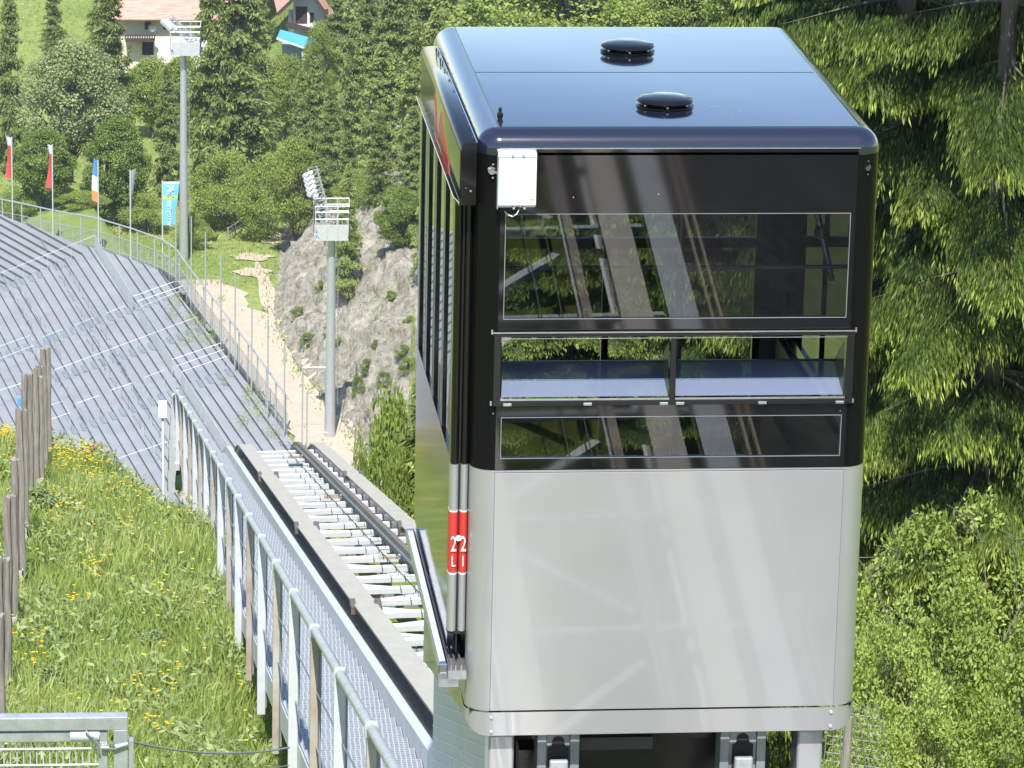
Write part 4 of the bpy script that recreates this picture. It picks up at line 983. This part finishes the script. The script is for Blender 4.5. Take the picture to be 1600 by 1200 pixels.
def broad(name, h, r, npuff, nleaf, L, Wd, mat_, seed, low=.15, tonem=.5, cat='tree', stems=1, trunkm=None, puff=(.16, .32), flat=1.0):
    global rng
    rng = np.random.default_rng(seed); random.seed(seed)
    P = []; D = []; N = []; T = []; LL = []; lm = MB(); cz = h*(low+1)/2; hz = h*(1-low)/2
    for i in range(npuff):
        while True:
            v = np.array([random.uniform(-1, 1), random.uniform(-1, 1), random.uniform(-1, 1)]); q = np.linalg.norm(v)
            if .35 < q < 1: break
        v = v/q*(q**.5); wz = 1.0 if v[2] < 0 else (1-.35*v[2])
        c = np.array([v[0]*r*wz*.85, v[1]*r*wz*.85, cz+v[2]*hz*.9]); pr = r*random.uniform(*puff)
        n = int(nleaf*random.uniform(.7, 1.3)*(pr/(r*.24))**1.5); d = unit(rng.normal(size=(n, 3))); rad = pr*rng.uniform(.35, 1.08, n)**.6
        d[:, 2] = np.abs(d[:, 2])*np.where(rng.random(n) < .75, 1, -1); pp = c+d*rad[:, None]*np.array([1, 1, .75*flat])
        P.append(pp); N.append(unit(d*.8+np.array([0, 0, .9])+rng.normal(0, .45, d.shape)))
        D.append(unit(rng.normal(size=(n, 3))+d*.6+np.array([0, 0, -.2]))); pt = random.gauss(0, .09)
        T.append(np.clip(tonem+pt+rng.normal(0, .16, n), 0, 1)); LL.append(L*rng.uniform(.65, 1.3, n))
        if i % 2 == 0 or stems > 1:
            a = random.choice(range(stems)); b0 = Vector((.25*r*math.cos(a*2.4)*(stems > 1), .25*r*math.sin(a*2.4)*(stems > 1), h*low*random.uniform(.3, 1.2) if stems == 1 else 0))
            m1 = b0.lerp(Vector(c), .5)+Vector((0, 0, .08*h)); lm.tube([b0, m1, Vector(c)], [.012*h*.6, .008*h*.6, .003*h], 5, cap=False)
    P = np.concatenate(P); D = np.concatenate(D); N = np.concatenate(N); T = np.concatenate(T); LL = np.concatenate(LL)
    Vv, Ff, tt = leaves(P, D, N, LL, LL*Wd/L, T)
    root = thing(name, 'x', cat); npmesh('crown' if cat == 'tree' else 'foliage', Vv, Ff, mat_, root, tt)
    if cat == 'tree':
        tr = MB().tube([(0, 0, -1.0), (.03*r, 0, h*.35), (0, .03*r, h*.8)], [.02*h, .014*h, .004*h], 9).build('trunk', trunkm or bark, root, smooth=True); lm.build('limbs', trunkm or bark, tr, local=True)
    else: lm.build('stems', trunkm or bark, root, local=True)
    root['h'] = h; root['r'] = r
    return root
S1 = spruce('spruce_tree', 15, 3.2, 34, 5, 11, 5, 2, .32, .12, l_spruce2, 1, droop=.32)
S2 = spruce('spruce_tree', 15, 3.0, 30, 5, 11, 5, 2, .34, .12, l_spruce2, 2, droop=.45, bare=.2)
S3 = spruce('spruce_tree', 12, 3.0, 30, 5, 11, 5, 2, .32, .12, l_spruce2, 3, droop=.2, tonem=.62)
B1 = broad('broadleaf_tree', 10, 4, 80, 380, .21, .13, l_leaf, 4)
B2 = broad('broadleaf_tree', 10, 4, 90, 380, .22, .13, l_leafd, 5)
B3 = broad('broadleaf_tree', 10, 4.2, 90, 380, .21, .13, l_leafp, 6)
B4 = broad('broadleaf_tree', 7, 4, 70, 330, .18, .10, l_leaf, 7, low=.02, tonem=.6)
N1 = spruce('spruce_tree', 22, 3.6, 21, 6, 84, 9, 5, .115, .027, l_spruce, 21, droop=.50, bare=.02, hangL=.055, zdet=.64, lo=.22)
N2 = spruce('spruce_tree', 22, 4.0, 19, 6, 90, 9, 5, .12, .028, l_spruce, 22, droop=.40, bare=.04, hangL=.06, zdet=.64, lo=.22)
K1 = broad('leafy_shrub', 4, 2.0, 64, 420, .085, .05, l_leaf, 31, low=-.05, cat='shrub', stems=5, trunkm=twigm, tonem=.58, puff=(.10, .30))
K2 = broad('leafy_shrub', 4, 2.0, 74, 420, .08, .042, l_leaf, 32, low=-.05, cat='shrub', stems=6, trunkm=twigm, tonem=.70, puff=(.10, .28))
K3 = broad('leafy_shrub', 3, 1.5, 45, 200, .10, .055, l_leafd, 33, low=-.05, cat='shrub', stems=4, trunkm=twigm)
USED = set()
def put(src, x, y, h, r=None, label='', group=None, cat=None, z=None, name=None):
    o = src if src.name not in USED and not src.get('used') else copy_tree(src)
    src['used'] = 1
    o['label'] = label
    if group: o['group'] = group
    elif 'group' in o.keys(): del o['group']
    if cat: o['category'] = cat
    if name: o.name = name
    o.location = (x, y, (H(x, y) if z is None else z)-.15); s = h/src['h']; q = (r/src['r']) if r else s
    o.scale = (q, q, s); o.rotation_euler = (0, 0, random.uniform(0, 2*PI)); return o
def putpx(src, px, Y, top_py, hw, label, group=None, **k):
    t = at(px, top_py, Y); g = H(t.x, Y); return put(src, t.x, Y, max(1.0, t.z-g), hw*Y/F_PX, label, group, **k)
rs_ = random.Random(99)
# named far trees
for (src, px, Y, tp_, hw, lab) in [
    (S2, 165, 300, -80, 62, 'tall dark spruce left of the cream house'), (S1, 84, 352, -30, 30, 'dark spruce at the top left beyond the sloping meadow'),
    (S2, 372, 302, -110, 80, 'big dark spruce with a bare lower trunk right of the tall floodlight mast'), (S1, 405, 312, -60, 40, 'dark spruce in front of the gabled house, right of the big bare-trunked spruce'),
    (S1, 14, 300, -40, 40, 'spruce cut by the left edge of the photo'), (S1, 262, 297, 96, 34, 'small dark spruce just left of the tall floodlight mast'),
    (B1, 238, 324, 86, 55, 'bush under the balcony of the cream house'), (B1, 285, 322, 82, 50, 'bush hiding the foot of the cream house'), (B1, 448, 322, 80, 48, 'bush below the blue awning'), (B1, 500, 322, 28, 28, 'small leafy tree in front of the gabled house'),
    (S3, 330, 300, -40, 62, 'slim spruce just right of the tall floodlight mast'),
    (B3, 110, 293, 62, 92, 'large pale grey-green broadleaf tree above the curved fence'), (B2, 182, 289, 178, 58, 'dark green broadleaf tree between the pale tree and the banner'),
    (B2, 66, 287, 196, 56, 'deep green broadleaf tree behind the two red flags'), (B4, 228, 287, 300, 46, 'yellow-green bush behind the white and pale blue flag'),
    (B4, 130, 285, 296, 44, 'bright green bush between the red flag and the blue flag'), (B4, 20, 286, 290, 40, 'green bush behind the leftmost red flag'),
    (B4, 352, 288, 236, 66, 'light green bush right of the tall floodlight mast'), (B4, 420, 283, 240, 60, 'light green bush left of the lattice floodlight head'),
    (B1, 462, 276, 208, 48, 'yellow-green tree behind the lattice floodlight head'), (B2, 628, 244, 286, 46, 'round dark green tree overhanging the rock slope beside the cabin'),
    (B4, 300, 279, 330, 34, 'bush with white blossom at the foot of the tall floodlight mast'), (B4, 560, 262, 262, 44, 'light green bush on top of the rock slope')]:
    putpx(src, px, Y, tp_, hw, lab)
grp = 'conifers on the sunlit slope left of the cabin'
for (px, Y, tp_, hw) in [(565, 322, -60, 50), (610, 330, -80, 50), (660, 320, -80, 60), (535, 330, -40, 40), (492, 292, 90, 40), (556, 284, 30, 44), (598, 272, 62, 50), (472, 300, 110, 34), (652, 262, 30, 56), (575, 306, -70, 45), (620, 294, -70, 60), (684, 258, 10, 60), (596, 258, 172, 36), (646, 250, 160, 40), (520, 274, 130, 38), (575, 298, -20, 50), (700, 280, -60, 60), (740, 262, -30, 60), (780, 275, -60, 60), (545, 245, 250, 30), (690, 236, 120, 50), (470, 290, 150, 34), (545, 266, 200, 34)]:
    putpx(rs_.choice([S3, S3, S1]), px, Y, tp_, hw, 'conifer among the others on the sunlit slope left of the cabin', grp)
grp = 'broadleaf trees of the far slope'
def forest(n, u0, u1, Y0, Y1, srcs, h0, h1, lab, grp, seed, mind=4.0, maxtop=None, cat=None):
    r = random.Random(seed); P = []; tries = 0
    while len(P) < n and tries < 6000:
        tries += 1
        Y = r.uniform(Y0, Y1); u = r.uniform(u0, u1); x = u*Y
        if any((x-a)**2+(Y-b)**2 < mind**2 for a, b in P): continue
        if Y > 200 and x < toe(Y)+5.5 and Y < 300: continue
        h = r.uniform(h0, h1)
        P.append((x, Y)); s = r.choice(srcs); put(s, x, Y, h, s['r']*h/s['h']*r.uniform(.9, 1.35), lab, grp)
forest(62, .102, .26, 205, 330, [B1, B1, B3, S3, B4, S1, B2], 7, 13, 'tree in the mixed wood of the far slope behind the cabin roof', 'mixed wood of the far slope', 5, 4.2)
forest(30, .012, .11, 342, 430, [B1, B3, S1, S2, B2], 8, 15, 'tree behind the houses in the valley', 'trees behind the houses', 6, 5)
# bushes on the rocks
rr_ = random.Random(8)
for k in range(13):
    px, py, Y = [(484, 478, 243), (535, 470, 238), (590, 520, 233), (560, 590, 229), (600, 600, 227), (575, 560, 231), (520, 520, 240), (640, 520, 232), (610, 470, 238), (640, 590, 226), (500, 430, 250), (470, 455, 249), (630, 560, 229)][k]
    p = at(px, py, Y); x = p.x
    put(K3, x, Y, rr_.uniform(.7, 1.6), rr_.uniform(.35, .8), 'small bush growing out of the rock slope', 'bushes on the rock slope', z=H(x, Y)+.1)
# trees and bushes right of the track, below the crest
putpx(B1, 612, 76, 590, 95, 'young leafy tree beside the upper end of the track'); 
MID = spruce('spruce_tree', 9, 1.7, 34, 6, 14, 5, 2, .16, .05, l_spruce, 41, droop=.45, bare=.05, tonem=.55)
putpx(MID, 690, 66, 545, 190, 'small feathery spruce between the track and the cabin door'); putpx(K3, 622, 72, 640, 60, 'small dark leafy bush beyond the far end of the right rail', cat='shrub')
putpx(K1, 618, 64, 690, 62, 'low leafy bush at the right edge of the track, left of the cabin', cat='shrub'); putpx(K2, 655, 60, 745, 60, 'low leafy bush against the left edge of the cabin', cat='shrub'); putpx(K1, 562, 68, 672, 40, 'small leafy bush where the right rail bends over the crest', cat='shrub')
putpx(K2, 650, 84, 480, 26, 'leafy twigs beside the cabin above the track', cat='shrub')
# near spruces on the right
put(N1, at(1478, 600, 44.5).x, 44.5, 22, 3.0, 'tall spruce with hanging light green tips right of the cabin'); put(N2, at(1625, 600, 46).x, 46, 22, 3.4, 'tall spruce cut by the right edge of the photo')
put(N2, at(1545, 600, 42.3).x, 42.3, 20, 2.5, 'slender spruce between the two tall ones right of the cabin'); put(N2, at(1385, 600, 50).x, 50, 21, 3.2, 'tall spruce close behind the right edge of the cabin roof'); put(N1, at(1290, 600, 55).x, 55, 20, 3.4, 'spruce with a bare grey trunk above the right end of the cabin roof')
gs = 'dark spruces behind the cabin'
for (px, Y, tp_, hw) in [(1180, 62, -30, 330), (1085, 66, -20, 300), (1240, 70, -60, 320), (1560, 56, -200, 420), (1440, 60, -200, 400), (1340, 66, -180, 380), (900, 52, 80, 260), (1020, 57, 60, 280), (1130, 54, 70, 260), (960, 60, 90, 220), (1640, 62, -200, 380), (1500, 70, -250, 380)]:
    s = rs_.choice([N1, N2]); t = at(px, tp_, Y); g = H(t.x, Y); put(s, t.x, Y, max(t.z-g, 8 if px < 1200 else 19), hw*Y/F_PX*1.05, 'dark spruce in the wood seen over and through the cabin', gs)
gb = 'leafy shrubs right of the cabin'
for k, (s, px, Y, tp_, hw, lab) in enumerate([(K1, 1440, 40.5, 790, 190, 'tall bright green shrub under the spruces, nearest the cabin'), (K2, 1560, 41, 745, 210, 'large yellow-green shrub at the right edge under the spruces'),
    (K2, 1395, 38, 905, 150, 'yellow-green shrub against the lower right corner of the cabin'), (K1, 1500, 38.5, 900, 180, 'bright green shrub in the middle of the thicket on the right'),
    (K1, 1610, 37.5, 930, 160, 'bright green shrub cut by the lower right edge'), (K2, 1440, 35.5, 1040, 160, 'low yellow-green shrub at the bottom right'), (K1, 1570, 35, 1075, 150, 'lowest bright green shrub in the bottom right corner'),
    (K2, 1350, 35, 1085, 110, 'small shrub behind the netting post below the cabin'), (K1, 1640, 43, 700, 170, 'tall shrub at the right edge below the hanging spruce branches')]):
    putpx(s, px, Y, tp_, hw, lab, gb)
tw = MB(); rt = random.Random(4)
for k in range(5):
    p = at(rt.uniform(1350, 1590), rt.uniform(860, 1080), 36.2); q = p+Vector((rt.uniform(-.55, .55), rt.uniform(-.2, .2), rt.uniform(.4, .8))); m_ = p.lerp(q, .5)+Vector((rt.uniform(-.06, .06), 0, 0))
    tw.tube([p-Vector((0, 0, .1)), m_, q], [.007, .005, .002], 5)
    for j in range(4):
        a = p.lerp(q, rt.uniform(.3, .9)); tw.tube([a, a+Vector((rt.uniform(-.3, .3), 0, rt.uniform(0, .25)))], [.005, .002], 4)
tag(tw.build('bare_twigs', twigm), 'bare grey twigs sticking out of the shrubs on the right', 'twigs', kind='stuff')
# ---------------------------------------------------------------- meadow
rng = np.random.default_rng(77)
def hz(X, Y): return np.array([H(a, b)+hn(a, b, .8)*.12 for a, b in zip(X, Y)])
def patch(X, Y, s, ph): return (np.sin(X*1.9*s+Y*.45*s+ph)+np.sin(Y*.8*s-X*1.3*s+ph*2)+.7*np.sin(X*4.1*s+Y*1.1*s)+.7*np.sin(Y*1.9*s-X*3.7*s+ph))/3.4
def meadow(n, x0, x1, Y0, Y1):
    Y = rng.uniform(Y0, Y1, n); X = rng.uniform(x0, x1, n); k = X < 1.95+0*Y; return X[k], Y[k]
X, Y = meadow(150000, -3.2, 1.6, 28, 54)
Z = hz(X, Y); n = len(X); D = np.stack([rng.normal(0, .5, n), rng.normal(-.1, .5, n), np.ones(n)], 1)
pt = patch(X, Y, 1, .5); L = rng.uniform(.16, .42, n)*(1+.4*pt); Wd = rng.uniform(.012, .021, n)*np.where(Y > 40, 1.3, 1)
Vv, Ff, tt = leaves(np.stack([X, Y, Z-.02], 1), D, rng.normal(size=(n, 3)), L, Wd, np.clip(.55+.22*pt+rng.normal(0, .17, n), 0, 1))
tag(npmesh('meadow_grass', Vv, Ff, l_grass, None, tt), 'bright green tall meadow grass left of the walkway', 'grass', kind='stuff')
X, Y = meadow(42000, -3.2, 1.5, 28, 53.5); pt = patch(X, Y, 1.6, 2.2); k = pt+rng.normal(0, .2, len(X)) > .0; X, Y, pt = X[k], Y[k], pt[k]
Z = hz(X, Y); n = len(X); hgt = rng.uniform(.02, .36, n); D = np.stack([rng.normal(0, .8, n), rng.normal(-.2, .8, n), rng.uniform(.1, .9, n)], 1)
Vv, Ff, tt = leaves(np.stack([X, Y, Z+hgt], 1), D, np.stack([rng.normal(0, .5, n), rng.normal(-.3, .5, n), np.ones(n)], 1), rng.uniform(.05, .11, n), rng.uniform(.02, .035, n), np.clip(.5+rng.normal(0, .2, n), 0, 1))
tag(npmesh('meadow_herbs', Vv, Ff, l_weed, None, tt), 'grey-green leafy herbs in patches of the meadow', 'herbs', kind='stuff')
nf = 3000; Yf = 53-np.abs(rng.normal(0, 3.6, nf)); Xf = rng.uniform(-1.5, 1.35, nf); pf = patch(Xf, Yf, 2.2, 4.)
k = pf+rng.normal(0, .2, nf) > .22; Xf, Yf = Xf[k], Yf[k]; Yf = np.concatenate([Yf, rng.uniform(29, 46, 150)]); Xf = np.concatenate([Xf, rng.uniform(-.8, 1.3, 150)])
cl = rng.uniform(0, 1, (14, 2)); 
for c in cl:
    m_ = 12; Xf = np.concatenate([Xf, c[0]*2-.7+rng.normal(0, .07, m_)]); Yf = np.concatenate([Yf, 30+c[1]*18+rng.normal(0, .3, m_)])
Z = hz(Xf, Yf)+rng.uniform(.22, .42, len(Xf)); n = len(Xf); Ps = []; Ds = []; Ns = []; Ts = []
for j in range(5):
    a = 2*PI*j/5+rng.uniform(0, 1, n); Ds.append(np.stack([np.cos(a), np.sin(a), np.full(n, .15)], 1)); Ps.append(np.stack([Xf, Yf, Z], 1)); Ts.append(rng.uniform(.2, 1, n)); Ns.append(np.tile([0, -.3, 1.], (n, 1)))
P_ = np.concatenate(Ps); Vv, Ff, tt = leaves(P_, np.concatenate(Ds), np.concatenate(Ns), np.full(len(P_), .019), np.full(len(P_), .019), np.concatenate(Ts))
tag(npmesh('yellow_flowers', Vv, Ff, l_flower, None, tt), 'yellow flowers scattered over the meadow, thickest along its crest', 'flowers', kind='stuff')
WD = broad('meadow_herb_clump', 1, .55, 26, 90, .10, .035, l_weed, 51, low=-.05, cat='plant', stems=3, trunkm=twigm)
for k, (px, Y, hgt, rad, lab) in enumerate([(60, 45, .6, .38, 'grey-green bushy herb clump beside the timber fence'), (75, 33, .45, .30, 'silvery herb clump in the lower left of the meadow'), (160, 31.5, .35, .25, 'dark herb clump above the gate'), (240, 36, .35, .28, 'grey-green herb clump in the middle of the meadow'),
                                       (296, 46.2, .5, .34, 'dense green herb clump at the foot of the far walkway posts'), (268, 47.5, .45, .25, 'leafy clump beside the pole of the white box'), (225, 49, .3, .3, 'low herb clump among the yellow flowers'), (70, 50.5, .5, .25, 'green clump behind the last timber post'), (320, 43, .3, .22, 'broad-leaved clump against the walkway posts')]):
    p = at(px, 900, Y); put(WD, p.x, Y, hgt, rad, lab, 'herb clumps in the meadow')
# ground cover far away
rng = np.random.default_rng(5); n = 42000
Y = rng.uniform(206, 400, n); u = rng.uniform(-.03, .12, n); X = u*Y
def okc(x, y):
    e = edgex(y)
    if y < 292 and x < e+.6: return False
    t_ = toe(y)
    if x < t_-.3 and y < 262: return random.random() < .035 or x > t_-1.3
    if x > t_ and x < t_+6.5 and y < 300: return vnoise(x*.45, y*.3) > (1.2 if x < t_+3 else .5) or x > t_+5.6
    return True
k = np.array([okc(a, b) for a, b in zip(X, Y)]); X, Y = X[k], Y[k]; n = len(X); Z = np.array([H(a, b) for a, b in zip(X, Y)])+.1
D = np.stack([rng.normal(0, .6, n), rng.normal(0, .6, n), np.ones(n)], 1); 
Vv, Ff, tt = leaves(np.stack([X, Y, Z-.05], 1), D, rng.normal(size=(n, 3)), rng.uniform(.15, .42, n), rng.uniform(.06, .12, n), np.clip(.6+.2*patch(X, Y, .4, 1)+rng.normal(0, .15, n), 0, 1))
tag(npmesh('valley_ground_cover', Vv, Ff, l_grass, None, tt), 'rough green ground cover along the path and on the slope', 'ground cover', kind='stuff')
# weeds coming through the right edge of the terrace
Ps = []; rw = random.Random(2)
for (px, py, s_) in [(275, 470, 1.0), (268, 492, .8), (300, 500, 1.0), (312, 520, 1.4), (330, 532, 1.3), (290, 535, .8), (345, 470, .5), (395, 625, 1.0), (405, 648, 1.0), (380, 660, .7), (430, 680, .9), (388, 612, .6), (350, 600, .4)]:
    wv, s, z = tpl(px, py); b = ws(wv, s)
    for k in range(int(190*s_)): Ps.append((b.x+rw.gauss(0, .38*s_), b.y+rw.gauss(0, 1.0*s_), b.z+abs(rw.gauss(0, .22))))
Ps = np.array(Ps); n = len(Ps); Vv, Ff, tt = leaves(Ps, rng.normal(size=(n, 3))+np.array([0, 0, .5]), rng.normal(size=(n, 3))+np.array([0, 0, 1]), rng.uniform(.07, .15, n), rng.uniform(.04, .07, n), np.clip(.6+rng.normal(0, .18, n), 0, 1))
tag(npmesh('terrace_weeds', Vv, Ff, l_leaf, None, tt), 'green weeds growing through the right edge of the terrace', 'weeds', kind='stuff')
for o in list(SC.objects):
    for k_ in ('h', 'r', 'used'):
        if k_ in o.keys(): del o[k_]

bpy.context.view_layer.update()
zs_ = [(o.matrix_world @ Vector(c)).z for o in SC.objects if o.type == 'MESH' for c in o.bound_box]
gmin = min((ground.matrix_world @ Vector(c)).z for c in ground.bound_box)
hb = MB().box(-170, 210, -70, 910, min(zs_)-1, max(zs_)+1).build('haze', hzb); tag(hb, kind='stuff')
